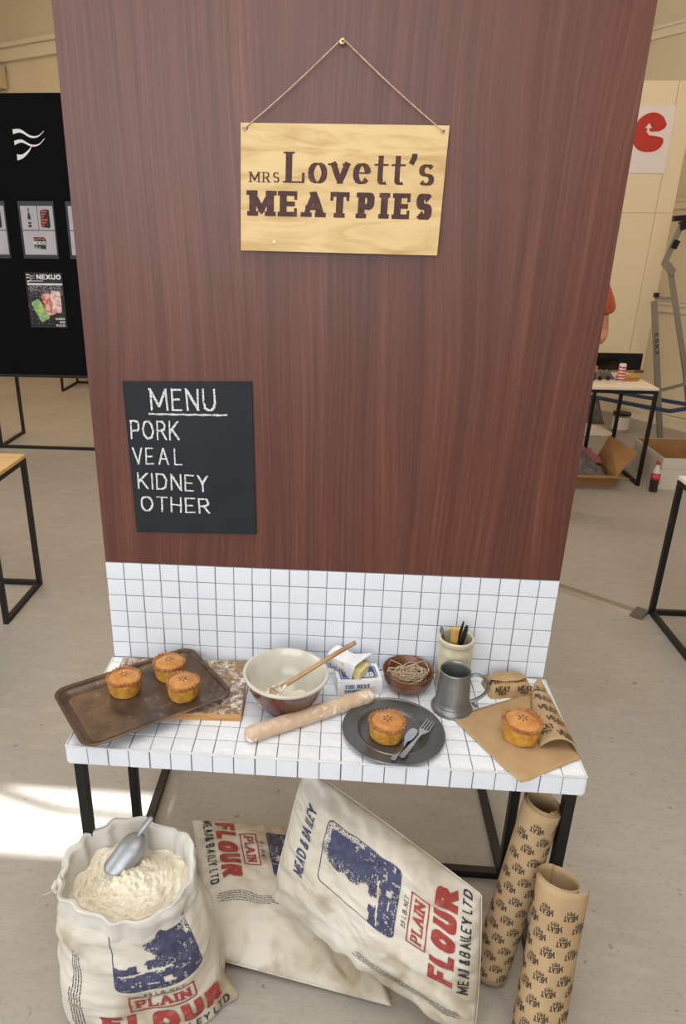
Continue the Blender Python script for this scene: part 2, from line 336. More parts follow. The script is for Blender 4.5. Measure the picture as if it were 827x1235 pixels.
# ------------------------------------------------------------------ lettering: stroke glyphs turned into ribbons
def arc(cx, cy, rx, ry, a0, a1, n=9):
    return [(cx + rx * math.cos(math.radians(a0 + (a1 - a0) * i / (n - 1))), cy + ry * math.sin(math.radians(a0 + (a1 - a0) * i / (n - 1)))) for i in range(n)]
O_ = lambda w: arc(w / 2, .5, w / 2, .5, 90, 450, 21)
S_ = lambda w: arc(w / 2, .75, w / 2, .25, 35, 270, 11)[:-1] + arc(w / 2, .25, w / 2, .25, 90, -145, 11)
G = {
 'A': (.8, [[(0, 0), (.4, 1)], [(.4, 1), (.8, 0)], [(.14, .34), (.66, .34)]], [(0, 0), (.8, 0)]),
 'B': (.66, [[(0, 0), (0, 1)], [(0, 1)] + arc(.36, .76, .26, .24, 90, -90) + [(0, .52)], [(0, .52)] + arc(.38, .26, .28, .26, 90, -90) + [(0, 0)]], [(0, 0), (0, 1)]),
 'D': (.7, [[(0, 0), (0, 1)], [(0, 1)] + arc(.3, .5, .4, .5, 90, -90, 13) + [(0, 0)]], [(0, 0), (0, 1)]),
 'E': (.58, [[(0, 0), (0, 1)], [(0, 1), (.58, 1)], [(0, .5), (.46, .5)], [(0, 0), (.58, 0)]], [(0, 0), (0, 1)]),
 'F': (.56, [[(0, 0), (0, 1)], [(0, 1), (.56, 1)], [(0, .5), (.44, .5)]], [(0, 0), (0, 1)]),
 'H': (.66, [[(0, 0), (0, 1)], [(.66, 0), (.66, 1)], [(0, .5), (.66, .5)]], [(0, 0), (0, 1), (.66, 0), (.66, 1)]),
 'I': (.02, [[(.01, 0), (.01, 1)]], [(.01, 0), (.01, 1)]),
 'J': (.5, [[(.5, 1), (.5, .3)] + arc(.25, .3, .25, .3, 0, -170)], []),
 'K': (.66, [[(0, 0), (0, 1)], [(.62, 1), (.02, .42)], [(.2, .58), (.66, 0)]], [(0, 0), (0, 1), (.66, 0), (.62, 1)]),
 'L': (.56, [[(0, 0), (0, 1)], [(0, 0), (.56, 0)]], [(0, 0), (0, 1)]),
 'M': (1.0, [[(0, 0), (0, 1)], [(0, 1), (.5, .18)], [(.5, .18), (1.0, 1)], [(1.0, 1), (1.0, 0)]], [(0, 0), (-.04, 1), (1.0, 0), (1.04, 1)]),
 'N': (.7, [[(0, 0), (0, 1)], [(0, 1), (.7, 0)], [(.7, 0), (.7, 1)]], [(0, 0), (0, 1), (.7, 1)]),
 'O': (.76, [O_(.76)], []),
 'P': (.62, [[(0, 0), (0, 1)], [(0, 1)] + arc(.34, .72, .28, .28, 90, -90) + [(0, .44)]], [(0, 0), (0, 1)]),
 'R': (.66, [[(0, 0), (0, 1)], [(0, 1)] + arc(.34, .74, .28, .26, 90, -90) + [(0, .48)], [(.34, .48), (.66, 0)]], [(0, 0), (0, 1), (.66, 0)]),
 'S': (.58, [S_(.58)], []),
 'T': (.66, [[(.33, 0), (.33, 1)], [(0, 1), (.66, 1)]], [(.33, 0)]),
 'U': (.68, [[(0, 1), (0, .34)] + arc(.34, .34, .34, .34, 180, 360, 11) + [(.68, 1)]], [(0, 1), (.68, 1)]),
 'V': (.72, [[(0, 1), (.36, 0)], [(.36, 0), (.72, 1)]], [(0, 1), (.72, 1)]),
 'X': (.7, [[(0, 0), (.7, 1)], [(0, 1), (.7, 0)]], [(0, 0), (.7, 1), (0, 1), (.7, 0)]),
 'Y': (.7, [[(0, 1), (.35, .48)], [(.7, 1), (.35, .48)], [(.35, .48), (.35, 0)]], [(0, 1), (.7, 1), (.35, 0)]),
 '&': (.74, [[(.74, 0), (.16, .72)] + arc(.32, .8, .18, .2, 200, -20, 9) + [(.1, .38)] + arc(.28, .22, .26, .22, 150, 330, 8) + [(.7, .45)]], []),
 '3': (.54, [arc(.27, .75, .25, .25, 150, -90) + arc(.27, .26, .27, .26, 90, -150)], []),
 '5': (.54, [[(.5, 1), (.08, 1), (.04, .56)] + arc(.26, .31, .28, .31, 110, -150, 11)], []),
 '2': (.54, [arc(.27, .74, .26, .26, 160, -30) + [(0, 0), (.54, 0)]], []),
 '0': (.56, [O_(.56)], []),
 '.': (.04, [[(0, 0), (.04, .05)]], []),
 "'": (.1, [[(.1, 1), (.1, .9), (.02, .74)]], []),
 'o': (.52, [arc(.26, .32, .26, .32, 90, 450, 17)], []),
 'v': (.52, [[(0, .64), (.27, 0)], [(.27, 0), (.52, .64)]], [(0, .64), (.52, .64)]),
 'e': (.48, [[(.04, .35), (.42, .35)], arc(.24, .33, .23, .31, 6, 320, 15)], []),
 't': (.34, [[(.14, .92), (.14, .16)] + arc(.28, .16, .14, .16, 180, 300, 7), [(0, .64), (.34, .64)]], []),
 's': (.4, [[(x / .58 * .4, y * .64) for x, y in S_(.58)]], []),
 'l': (.02, [[(.01, 0), (.01, 1)]], []), 'i': (.02, [[(.01, 0), (.01, .62)], [(.01, .86), (.01, .92)]], []),
 'm': (.7, [[(0, 0), (0, .64)], [(0, .45)] + arc(.17, .46, .17, .18, 180, 0, 6) + [(.34, 0)], [(.34, .45)] + arc(.52, .46, .17, .18, 180, 0, 6) + [(.69, 0)]], []),
 'u': (.42, [[(0, .64), (0, .2)] + arc(.21, .2, .21, .2, 180, 360, 7) + [(.42, .64)]], []),
 'r': (.26, [[(0, 0), (0, .64)], [(0, .44)] + arc(.2, .44, .2, .2, 180, 70, 5)], []),
 'a': (.42, [arc(.2, .3, .2, .3, 0, 360, 11), [(.42, .64), (.42, 0)]], []),
}
ARMS = {'E': [(.58, 1, -1), (.58, 0, 1)], 'F': [(.56, 1, -1)], 'L': [(.56, 0, 1)], 'T': [(0, 1, -1), (.66, 1, -1)]}
THIN = {'M': {1: .55, 2: .55}, 'A': {0: .55, 1: .9}, 'N': {1: .7}, 'V': {1: .6}, 'R': {2: .8}}
def ribbon(pts, tv, th, maxlen, square=True, step=0):
    """pts skeleton -> quads; tv thickness of vertical strokes, th of horizontal ones"""
    P = [Vector((x, y)) for x, y in pts]; Q = [P[0]]
    for a, b in zip(P, P[1:]):
        k = max(1, int((b - a).length / maxlen))
        for i in range(1, k + 1): Q.append(a.lerp(b, i / k))
    n = len(Q); closed = (Q[0] - Q[-1]).length < 1e-6; L = []; R = []
    if square and not closed:
        for i, j in ((0, 1), (-1, -2)):
            d = (Q[i] - Q[j]).normalized(); Q[i] = Q[i] + d * (tv * abs(d.x) + th * abs(d.y)) * .5 * (1 if len(pts) < 7 or min(abs(d.x), abs(d.y)) < .2 else .3)
    for i in range(n):
        if closed: d0 = Q[i] - Q[i - 1 if i > 0 else n - 2]; d1 = Q[(i + 1) if i < n - 1 else 1] - Q[i]
        else: d0 = Q[i] - Q[i - 1] if i > 0 else Q[1] - Q[0]; d1 = Q[i + 1] - Q[i] if i < n - 1 else d0
        d0 = d0.normalized() if d0.length else d1.normalized(); d1 = d1.normalized() if d1.length else d0
        t = d0 + d1; t = t.normalized() if t.length > .1 else d1
        nn = Vector((-t.y, t.x)); c = max(.6, nn.dot(Vector((-d1.y, d1.x))))
        w = (tv * abs(nn.x) + th * abs(nn.y)) / 2 / c
        L.append(Q[i] + nn * w); R.append(Q[i] - nn * w)
    return [(R[i], R[i + 1], L[i + 1], L[i]) for i in range(n - 1)]
def text(s, size, tv, th, serif=0, sth=None, gap=.22, xs=1.0, slant=0, maxlen=.25, jitter=0):
    """list of (quad, layer) in metres, baseline at y=0, start x=0; second value the width"""
    out = []; x = 0; sth = sth or th
    for ch in s:
        if ch == ' ': x += .42 * xs; continue
        wd, strokes, ser = G[ch]; W = wd * xs
        if ch == 'A' and not serif: x += .10
        ox = x + tv / 2; top = max(1, 1)
        f = lambda p: (ox + p[0] * xs + (random.uniform(-jitter, jitter) if jitter else 0), th / 2 + p[1] * (1 - th) + (random.uniform(-jitter, jitter) if jitter else 0))
        lay = 0
        for st in strokes:
            k_ = THIN.get(ch, {}).get(lay, 1) if tv > .25 else 1
            for q in ribbon([f(p) for p in st], tv * k_, th, maxlen): out.append((tuple(Vector((p.x, min(max(p.y, 0), 1))) for p in q), lay))
            lay += 1
        if serif:
            for p in ser:
                cx, cy = f(p); sw = tv / 2 + serif
                out.append(((Vector((cx - sw, cy - sth / 2)), Vector((cx + sw, cy - sth / 2)), Vector((cx + sw, cy + sth / 2)), Vector((cx - sw, cy + sth / 2))), lay)); lay += 1
            for ax, ay, s1 in ARMS.get(ch, ()):
                cx = ox + ax * xs + tv * .5 * (1 if ax > .3 else -1); y0 = (0, 1)[ay]; y1 = y0 + s1 * (.34); bw = tv * .42 * (-1 if ax > .3 else 1)
                out.append(((Vector((min(cx, cx + bw), min(y0, y1))), Vector((max(cx, cx + bw), min(y0, y1))), Vector((max(cx, cx + bw), max(y0, y1))), Vector((min(cx, cx + bw), max(y0, y1)))), lay)); lay += 1
        x += W + tv + gap + (.16 if ch == 'A' and not serif else 0)
    res = []
    for q, l in out: res.append(([((p.x + slant * p.y) * size, p.y * size) for p in q], l))
    return res, (x - gap) * size
def shift(qs, dx, dy, a=0, sc_=1, sx=1):
    c, s = math.cos(a), math.sin(a)
    return [([(dx + (x * sx * c - y * s) * sc_, dy + (x * sx * s + y * c) * sc_) for x, y in q], l) for q, l in qs]
def centred(s, size, **k):
    q, w_ = text(s, size, **k); return shift(q, -w_ / 2, 0), w_
def decal(name, quads, f, m, parent, eps=.0004, lift=.00006, cell=0):
    """quads in a surface's own 2D coordinates, f(x, y) -> (point, normal)"""
    mb = MB()
    for q, l in quads:
        vs = []
        if cell and len(q) == 4:
            a, b, c, d = [np.array(p) for p in q]
            ku = max(1, math.ceil(max(np.linalg.norm(b - a), np.linalg.norm(c - d)) / cell)); kv = max(1, math.ceil(max(np.linalg.norm(d - a), np.linalg.norm(c - b)) / cell))
            if ku * kv > 1:
                for j in range(kv + 1):
                    for i in range(ku + 1):
                        u, v = i / ku, j / kv; x, y = a * (1 - u) * (1 - v) + b * u * (1 - v) + c * u * v + d * (1 - u) * v
                        p, n = f(x, y); vs.append(np.asarray(p) + np.asarray(n) * (eps + lift * (l % 6)))
                mb.add(vs, [(j * (ku + 1) + i, j * (ku + 1) + i + 1, (j + 1) * (ku + 1) + i + 1, (j + 1) * (ku + 1) + i) for j in range(kv) for i in range(ku)], True); continue
        for x, y in q:
            p, n = f(x, y); vs.append(np.asarray(p) + np.asarray(n) * (eps + lift * (l % 6)))
        mb.add(vs, [tuple(range(len(vs)))])
    return mb.build(name, m, parent, fix=False)
class Surf:
    def __init__(s, P, flip=1):
        s.P = P; du = np.gradient(P, axis=1); dv = np.gradient(P, axis=0)
        n = np.cross(du, dv) * flip; s.N = n / (np.linalg.norm(n, axis=2, keepdims=True) + 1e-12)
    def __call__(s, u, v):
        n, m = s.P.shape[:2]; a = min(max(u, 0), 1) * (m - 1); b = min(max(v, 0), 1) * (n - 1)
        i = min(int(a), m - 2); j = min(int(b), n - 2); fa = a - i; fb = b - j
        def q(A): return (A[j, i] * (1 - fa) + A[j, i + 1] * fa) * (1 - fb) + (A[j + 1, i] * (1 - fa) + A[j + 1, i + 1] * fa) * fb
        return q(s.P), q(s.N)
def flatmap(o, ex, ey, n): # plane with origin o and axes ex, ey
    o, ex, ey, n = map(np.array, (o, ex, ey, n)); return lambda x, y: (o + ex * x + ey * y, n)
FRONT = lambda x, y, z: flatmap((x, y, z), (1, 0, 0), (0, 0, 1), (0, -1, 0))
def disc(cx, cy, r, n=20, l=0): return ([(cx + r * math.cos(2 * PI * i / n), cy + r * math.sin(2 * PI * i / n)) for i in range(n)], l)
def rect(x0, y0, x1, y1, l=0): return ([(x0, y0), (x1, y0), (x1, y1), (x0, y1)], l)
def rrect(x0, y0, x1, y1, r, t, n=6):
    pts = []
    for cx, cy, a in ((x1 - r, y1 - r, 0), (x0 + r, y1 - r, 90), (x0 + r, y0 + r, 180), (x1 - r, y0 + r, 270)): pts += arc(cx, cy, r, r, a, a + 90, n)
    pts.append(pts[0]); return [(list(map(tuple, q)), 0) for q in ribbon(pts, t, t, .03)]
def fbm(seed, n, m, f, oct=3):
    g = np.random.default_rng(seed); out = np.zeros((n, m)); a = 1
    yy, xx = np.meshgrid(np.linspace(0, 1, n), np.linspace(0, 1, m), indexing='ij')
    for o in range(oct):
        k = max(2, int(f * 2 ** o)); T = g.uniform(-1, 1, (k + 2, k + 2)); X = xx * k; Yv = yy * k
        i = np.floor(X).astype(int).clip(0, k); j = np.floor(Yv).astype(int).clip(0, k); fx = X - i; fy = Yv - j
        fx = fx * fx * (3 - 2 * fx); fy = fy * fy * (3 - 2 * fy)
        out += a * ((T[j, i] * (1 - fx) + T[j, i + 1] * fx) * (1 - fy) + (T[j + 1, i] * (1 - fx) + T[j + 1, i + 1] * fx) * fy); a *= .5
    return out

# ================================================================== SETTING
def struct(name, mb, m, **k): return tag(mb.build(name, m, **k), kind='structure')
CZ = 4.8
struct('floor', MB().box((-6.1, -6.1, -.1), (6.7, 10.2, 0)), M_floor)
struct('ceiling', MB().box((-6.1, -6.1, CZ), (6.7, 10.2, CZ + .1)), M_ceil)
def wall(name, a, b, z0=0, z1=CZ, t=.1, m=None, side=1):
    a = Vector((*a, 0)); b = Vector((*b, 0)); d = (b - a).normalized(); n = Vector((-d.y, d.x, 0)) * t * side
    return struct(name, MB().add([a + Vector((0, 0, z0)), b + Vector((0, 0, z0)), b + n + Vector((0, 0, z0)), a + n + Vector((0, 0, z0)),
                                  a + Vector((0, 0, z1)), b + Vector((0, 0, z1)), b + n + Vector((0, 0, z1)), a + n + Vector((0, 0, z1))],
                                 [(3, 2, 1, 0), (4, 5, 6, 7), (0, 1, 5, 4), (1, 2, 6, 5), (2, 3, 7, 6), (3, 0, 4, 7)]), m or M_wall)
wall('wall_back_left', (-6, 9.782), (0.6, 6.445))
wall('wall_back_middle', (0.6, 6.445), (2.6, 7.59))
wall('wall_back_right', (2.6, 7.59), (6.5, 1.165))
wall('wall_right', (6.5, 1.165), (6.5, -6))
wall('wall_rear', (6.5, -6), (-6, -6))
m_ = MB(); X0, X1 = -6.1, -6.0                          # left wall with an unseen window slot, shaped and placed for the sun patch
m_.box((X0, -6, 0), (X1, -.085, CZ)); m_.box((X0, .190, 0), (X1, 9.8, CZ)); m_.box((X0, -.085, 0), (X1, .190, 3.55)); m_.box((X0, -.085, 4.31), (X1, .190, CZ))
struct('wall_left', m_, M_wall)
wf = MB(); wf.bar((-6.03, .19, 3.80), (-6.03, .10, 4.02), .04, .028); wf.bar((-6.03, .10, 4.02), (-6.03, .085, 4.33), .04, .028)  # unseen bent bar added across the slot to cast a band through the sun patch
struct('slot_shadow_bar', wf, M_trim)
def rail(name, a, b, z, h, t, m=M_trim):               # moulding along a wall, standing t proud of it
    a = Vector((*a, 0)); b = Vector((*b, 0)); d = (b - a).normalized(); n = Vector((d.y, -d.x, 0)); mb = MB()
    def seg(z0, z1, tt):
        mb.add([a + Vector((0, 0, z0)), b + Vector((0, 0, z0)), b + n * tt + Vector((0, 0, z0)), a + n * tt + Vector((0, 0, z0)),
                a + Vector((0, 0, z1)), b + Vector((0, 0, z1)), b + n * tt + Vector((0, 0, z1)), a + n * tt + Vector((0, 0, z1))],
               [(3, 2, 1, 0), (4, 5, 6, 7), (0, 1, 5, 4), (1, 2, 6, 5), (2, 3, 7, 6), (3, 0, 4, 7)])
    seg(z - h / 2, z + h / 2, t); seg(z + h * .22, z + h * .5, t * 1.8)
    return struct(name, mb, m)
BR = ((2.6, 7.59), (6.5, 1.165)); BL = ((-6, 9.782), (0.6, 6.445))
rail('trim_1', *BR, 3.50, .10, .02); rail('trim_2', *BR, 2.05, .09, .02); rail('trim_3', *BR, 1.13, .09, .02)
rail('baseboard_right', *BR, .06, .12, .018)
rail('trim_4', *BL, 3.86, .19, .07); rail('baseboard_left', *BL, .06, .12, .018)
# loudspeaker box under the beam on the far left wall
t = thing('wall_speaker', 'small beige box loudspeaker mounted under the beam, high on the far left wall', 'speaker', (-3.98, 8.66, 3.46), (0, 0, -.47))
MB().box((-.14, -.26, 0), (.14, 0.04, .27)).build('cabinet', mat('beige_speaker', (206, 188, 152), .6), t, bevel=.01)
MB().box((-.125, -.268, .015), (.125, -.26, .255)).build('grille', mat('taupe_grille', (150, 132, 104), .8), t)
MB().lathe([(.018, 0), (.018, .006)], 16).build('emblem', M_white, t, loc=(0, -.268, .14), rot=(PI / 2, 0, 0))
MB().tube([(.05, -.03, 0), (.05, -.02, -.4), (.05, -.02, -.9)], .012, 6).tube([(-.02, -.03, 0), (-.03, -.02, -.5), (-.03, -.02, -.9)], .012, 6).build('cable', M_trim, t)

# metal strip on the floor
a = Vector((1.30, 2.36, 0)); b = Vector((2.20, 1.625, 0)); d = (b - a).normalized(); n = Vector((-d.y, d.x, 0))
t = thing('floor_cable_cover', 'long flat metal cable cover lying on the floor beside the right table leg', 'cable cover', a, (0, 0, math.atan2(d.y, d.x)))
L = (b - a).length
MB().add([(0, -.05, 0), (L, -.05, 0), (L, -.02, .012), (0, -.02, .012), (0, .02, .012), (L, .02, .012), (L, .05, 0), (0, .05, 0)],
         [(0, 1, 2, 3), (3, 2, 5, 4), (4, 5, 6, 7), (0, 3, 4, 7), (1, 6, 5, 2), (0, 7, 6, 1)]).build('strip', M_strip, t)
MB().box((L - .05, -.055, 0), (L + .01, .055, .014)).build('end_cap', mat('dark_end_cap', (92, 86, 80), .5), t, bevel=.002)

# ================================================================== THE STALL: panel, tiled bench
panel = thing('stall_backdrop', 'tall dark walnut laminate panel with a band of white square tiles along its foot', 'panel', (.6, 0, H))
MB().box((-.6, .004, 0), (.6, .022, 2.06)).build('laminate_board', M_lam, panel, bevel=.0008)
MB().box((-.6, .0015, 0), (.6, .0039, .30)).build('tile_backing', M_grout, panel)
def tile_mesh(name, sx, sz, m, t=.005):
    bm = bmesh.new(); bmesh.ops.create_cube(bm, size=1); bmesh.ops.scale(bm, vec=(sx, sz, t), verts=bm.verts)
    bmesh.ops.translate(bm, vec=(0, 0, -t / 2), verts=bm.verts)
    bmesh.ops.bevel(bm, geom=[e for e in bm.edges if all(v.co.z > -t * .9 for v in e.verts)], offset=.0009, segments=2, affect='EDGES')
    me = bpy.data.meshes.new(name); bm.to_mesh(me); bm.free(); me.materials.append(m)
    for p in me.polygons: p.use_smooth = False
    return me
TM = tile_mesh('tile', .0474, .0474, M_tile); TMT = tile_mesh('tile_top', .0474, .0474, M_tile_top)
TMH = tile_mesh('tile_half', .0474, .0235, M_tile_top)
def jit(a): return random.uniform(-a, a)
for r in range(6):
    for c in range(24):
        link('tile', TM, panel, (-.6 + .025 + c * .05 + jit(.0005), 0, .0265 + r * .0497 + jit(.0004)), (PI / 2 + jit(.006), jit(.006), jit(.006)))

bench = thing('tiled_bench', 'narrow bench with white square tiled top and edge on black steel legs', 'bench', (.6, -.19, 0))
by = .19                                                # local y = world y + .19
MB().box((-.5985, -.1825, H - .05), (.5985, .19, H - .0055)).build('bench_core', mat('white_core_board', (206, 208, 210), .7), bench)
gm = MB().box((-.598, -.183, H - .0056), (.598, .189, H - .0022)).box((-.598, -.1846, H - .049), (.598, -.1826, H - .006))
gm.box((-.5996, -.183, H - .049), (-.5986, .189, H - .006)).box((.5986, -.183, H - .049), (.5996, .189, H - .006)); gm.build('grout', M_grout, bench)
for c in range(24):
    for r in range(7):
        link('tile', TMT, bench, (-.6 + .025 + c * .05 + jit(.0005), -.16 + r * .05 + jit(.0005), H + jit(.0002)), (jit(.005), jit(.005), jit(.004)))
    link('tile', TMH, bench, (-.6 + .025 + c * .05, .178, H))
    link('tile', TM, bench, (-.6 + .025 + c * .05 + jit(.0007), -.1893, H - .0268), (PI / 2 + jit(.01), 0, jit(.008)))
for s in (-1, 1):
    for r in range(7): link('tile', TM, bench, (s * .6045, -.16 + r * .05, H - .0268), (PI / 2, 0, s * PI / 2))
mb = MB().tube([(-.602, -.1868, H - .0012), (.602, -.1868, H - .0012)], .0026, 8)
for i in range(240): mb.box((-.6 + i * .005, -.1895, H - .0022), (-.6 + i * .005 + .0025, -.184, H + .0012))
mb.build('edge_trim', M_edge, bench, fix=False)
for s in (-1, 1): MB().tube([(s * .602, -.186, H - .0012), (s * .602, .186, H - .0012)], .0026, 8).build('edge_trim', M_edge, bench)
SQ = .025
def leg(x, y, z1, z0=0, p=bench, name='leg', ww=SQ): return MB().box((x, y, z0), (x + ww, y + ww, z1)).build(name, M_black, p, bevel=.0015)
for x in (-.598, .573): leg(x, -.165, H - .0505)
for x in (-.572, .547): leg(x, .135, H - .0505); leg(x, .56, H - .0505)
for x, x1 in ((-.572, -.547), (.547, .572)):
    MB().box((x, .160, 0), (x1, .56, SQ)).build('floor_rail', M_black, bench, bevel=.0015)
    MB().box((x, .16, H - .0755), (x1, .56, H - .0505)).build('top_rail', M_black, bench, bevel=.0015)
for x, x1 in ((-.598, -.573), (.573, .598)): MB().box((x, -.14, 0), (x1, .155, SQ)).build('floor_rail', M_black, bench, bevel=.0015)
MB().box((-.547, .135, 0), (.547, .16, SQ)).build('floor_rail', M_black, bench, bevel=.0015)
MB().box((-.547, .56, 0), (.547, .585, SQ)).build('floor_rail', M_black, bench, bevel=.0015)

# ------------------------------------------------------------------ hanging plywood sign
sign = thing('hanging_sign', 'pale plywood sign with burnt brown serif lettering hanging from a screw on the walnut panel', 'sign', (.601, -.004, 1.782), (0, math.radians(.9), 0))
SW, SH = .433, .252
MB().box((-SW / 2, -.009, 0), (SW / 2, 0, SH)).build('plywood_board', [M_ply], sign, bevel=.0006)
fm = FRONT(0, -.009, 0)
q, wd = text('MRS', .020, .15, .08, serif=.13, sth=.08, gap=.34, xs=.85); Q = shift(q, -.197, .139, 0, 1, .064 / wd)
q, wd = text('L', .060, .26, .06, serif=.09, sth=.06, xs=.9, gap=.12); Q += shift(q, -.120, .139, 0, 1, .041 / wd)
q, wd = text("ove", .060, .20, .05, serif=0, gap=.10, xs=.9); Q += shift(q, -.072, .139, 0, 1, .134 / wd)
q, wd = text("tt's", .060, .18, .06, serif=0, gap=.10, xs=.9); Q += shift(q, .068, .139, 0, 1, .127 / wd)
Q += [([(.0 + x, .139 + y) for x, y in r], 3) for r in ()]
q, wd = text('MEAT', .051, .32, .19, serif=.09, sth=.18, gap=.26, xs=.80); Q += shift(q, -.198, .072, 0, 1, .217 / wd)
q, wd = text('PIES', .051, .33, .19, serif=.09, sth=.18, gap=.30, xs=.72); Q += shift(q, .038, .072, 0, 1, .158 / wd)
# serifs of the v and the closing stroke of the L
Q += [rect(-.030, .1745, -.010, .1780, 4), rect(.000, .1745, .018, .1780, 4)]
decal('burnt_lettering', Q, fm, M_burn, sign)
for x, z in ((-SW / 2 + .012, SH - .010), (SW / 2 - .011, SH - .010)): MB().lathe([(0, 0), (.0032, 0), (.0032, .0006), (0, .0006)], 14).build('cord_hole', M_hole, sign, loc=(x, -.009, z), rot=(PI / 2, 0, 0))
MB().lathe([(0, 0), (.004, 0), (.0035, .0012), (0, .0015)], 14).build('screw_head', M_brass, sign, loc=(-.142, -.009, .019), rot=(PI / 2, 0, 0))
nail = Vector((.596, -.010, 2.179)); c9 = math.radians(.9)
la = Vector((.601 - (SW / 2 - .012) * 1, -.0145, 1.782 + SH - .0075)); lb = Vector((.601 + SW / 2 - .009, -.0145, 1.782 + SH - .0135))
cm = MB()
for e, s_ in ((la, -1), (lb, 1)):
    pts = [e.lerp(nail + Vector((s_ * .004, -.001, .004)), k / 12) + Vector((0, 0, -.0035 * math.sin(PI * k / 12))) for k in range(13)]
    cm.tube(pts, .0012, 6)
    cm.tube([e + Vector((.004 * math.cos(a), 0, .003 * math.sin(a))) for a in np.linspace(0, 2 * PI, 9)], .0012, 6)
co = cm.build('hanging_cord', M_twine, sign); co.matrix_parent_inverse = (Matrix.Translation((.601, -.004, 1.782)) @ Matrix.Rotation(math.radians(.9), 4, 'Y')).inverted()
nl = thing('wall_screw', 'small brass screw in the walnut panel, at the peak of the twine', 'screw', (.596, .004, 2.181))
MB().lathe([(.002, 0), (.002, .016)], 12).build('shank', M_brass, nl, rot=(PI / 2, 0, 0))
MB().lathe([(.0055, .013), (.0062, .0145), (.0055, .0165), (.0025, .0172), (.0022, .0160)], 20).build('screw_head', M_brass, nl, rot=(PI / 2, 0, 0))

# ------------------------------------------------------------------ chalkboard menu
cb = thing('menu_chalkboard', 'small black chalkboard with a hand-chalked menu fixed to the walnut panel', 'chalkboard', (.2535, .004, 1.087), (0, math.radians(-1.1), 0))
CW, CH = .318, .399
MB().box((-CW / 2, -.007, 0), (CW / 2, -.0002, CH)).build('board', M_board, cb, bevel=.0008)
fm = FRONT(0, -.007, 0); Q = []
def chalkline(s, x0, z0, x1, z1, tv=.09, a=0.0):
    q, wd = text(s, z1 - z0, tv, tv, gap=.17, xs=.72, jitter=.025, maxlen=.15); return shift(q, x0 - .2535, z0 - 1.087, a, 1, (x1 - x0) / wd)
QW = [chalkline('MENU', .160, 1.414, .322, 1.470, .085), chalkline('PORK', .104, 1.341, .226, 1.391, .085, -.02), chalkline('VEAL', .104, 1.275, .230, 1.320, .085, -.01),
      chalkline('KIDNEY', .110, 1.209, .292, 1.254, .085, -.035), chalkline('OTHER', .112, 1.147, .293, 1.190, .085, -.025)]
Q += [([(-.100 + i * .0098, .3165 - i * .0001 + .001 * math.sin(i * 1.7)), (-.0895 + i * .0098, .3165 - i * .0001 + .001 * math.sin(i * 1.7 + 1.7)),
        (-.0895 + i * .0098, .3212 - i * .0001 + .0008 * math.sin(i * 2.3 + 2.3)), (-.100 + i * .0098, .3212 - i * .0001 + .0008 * math.sin(i * 2.3))], 0) for i in range(20)]
for Qw in QW + [Q]: decal('chalk_lettering', Qw, fm, M_chalk, cb)
for x in (-CW / 2 + .011, CW / 2 - .012): MB().lathe([(0, 0), (.0022, 0), (.0022, .0008), (0, .0008)], 12).build('screw', M_hole, cb, loc=(x, -.007, CH - .012), rot=(PI / 2, 0, 0))

# ================================================================== ON THE BENCH
board = thing('chopping_board', 'thick wooden chopping board dusted with flour under the baking tray', 'chopping board', (.2185, -.1415, H + .0005), (0, 0, math.radians(3)))
MB().box((-.177, -.120, 0), (.177, .118, .019)).build('board', [M_cboard_edge], board, bevel=.002)
MB().box((-.1755, -.1185, .0191), (.1755, .1165, .0198)).build('floured_surface', M_cboard, board)

def rounded_rect(L, W, r, n=7):
    out = []
    for sx, sy, a in ((1, 1, 0), (-1, 1, 90), (-1, -1, 180), (1, -1, 270)):
        out += arc(sx * (L / 2 - r), sy * (W / 2 - r), r, r, a, a + 90, n)
    return out
def loft(rings, cap0=True, cap1=True):
    mb = MB(); n = len(rings[0]); vs = [p for r in rings for p in r]
    fs = [(k * n + i, k * n + (i + 1) % n, (k + 1) * n + (i + 1) % n, (k + 1) * n + i) for k in range(len(rings) - 1) for i in range(n)]
    mb.add(vs, fs, True)
    if cap0: mb.f.append(tuple(range(n))[::-1]); mb.sm.append(False); mb.mi.append(0)
    if cap1: mb.f.append(tuple(range((len(rings) - 1) * n, len(rings) * n))); mb.sm.append(False); mb.mi.append(0)
    return mb
tray = thing('baking_tray', 'worn brown steel baking tray with rounded corners holding three pies', 'baking tray', (.143, -.210, H + .0212), (0, 0, .655))
def ring(L, W, r, z): return [(x, y, z) for x, y in rounded_rect(L, W, r)]
TL, TW = .392, .262
loft([ring(TL - .05, TW - .05, .022, .0), ring(TL - .016, TW - .016, .032, .016), ring(TL - .004, TW - .004, .036, .0175), ring(TL, TW, .037, .0165), ring(TL + .002, TW + .002, .038, .019), ring(TL - .004, TW - .004, .036, .0205),
      ring(TL - .018, TW - .018, .031, .018), ring(TL - .030, TW - .030, .026, .007), ring(TL - .050, TW - .050, .022, .003), ring(TL - .058, TW - .058, .020, .0012)], True, True).build('tray', M_tray, tray)
loft([ring(TL - .060, TW - .060, .019, .0011), ring(TL - .066, TW - .066, .017, .0018), ring(TL - .072, TW - .072, .015, .0013)], True, True).build('pressed_base', M_tray, tray)

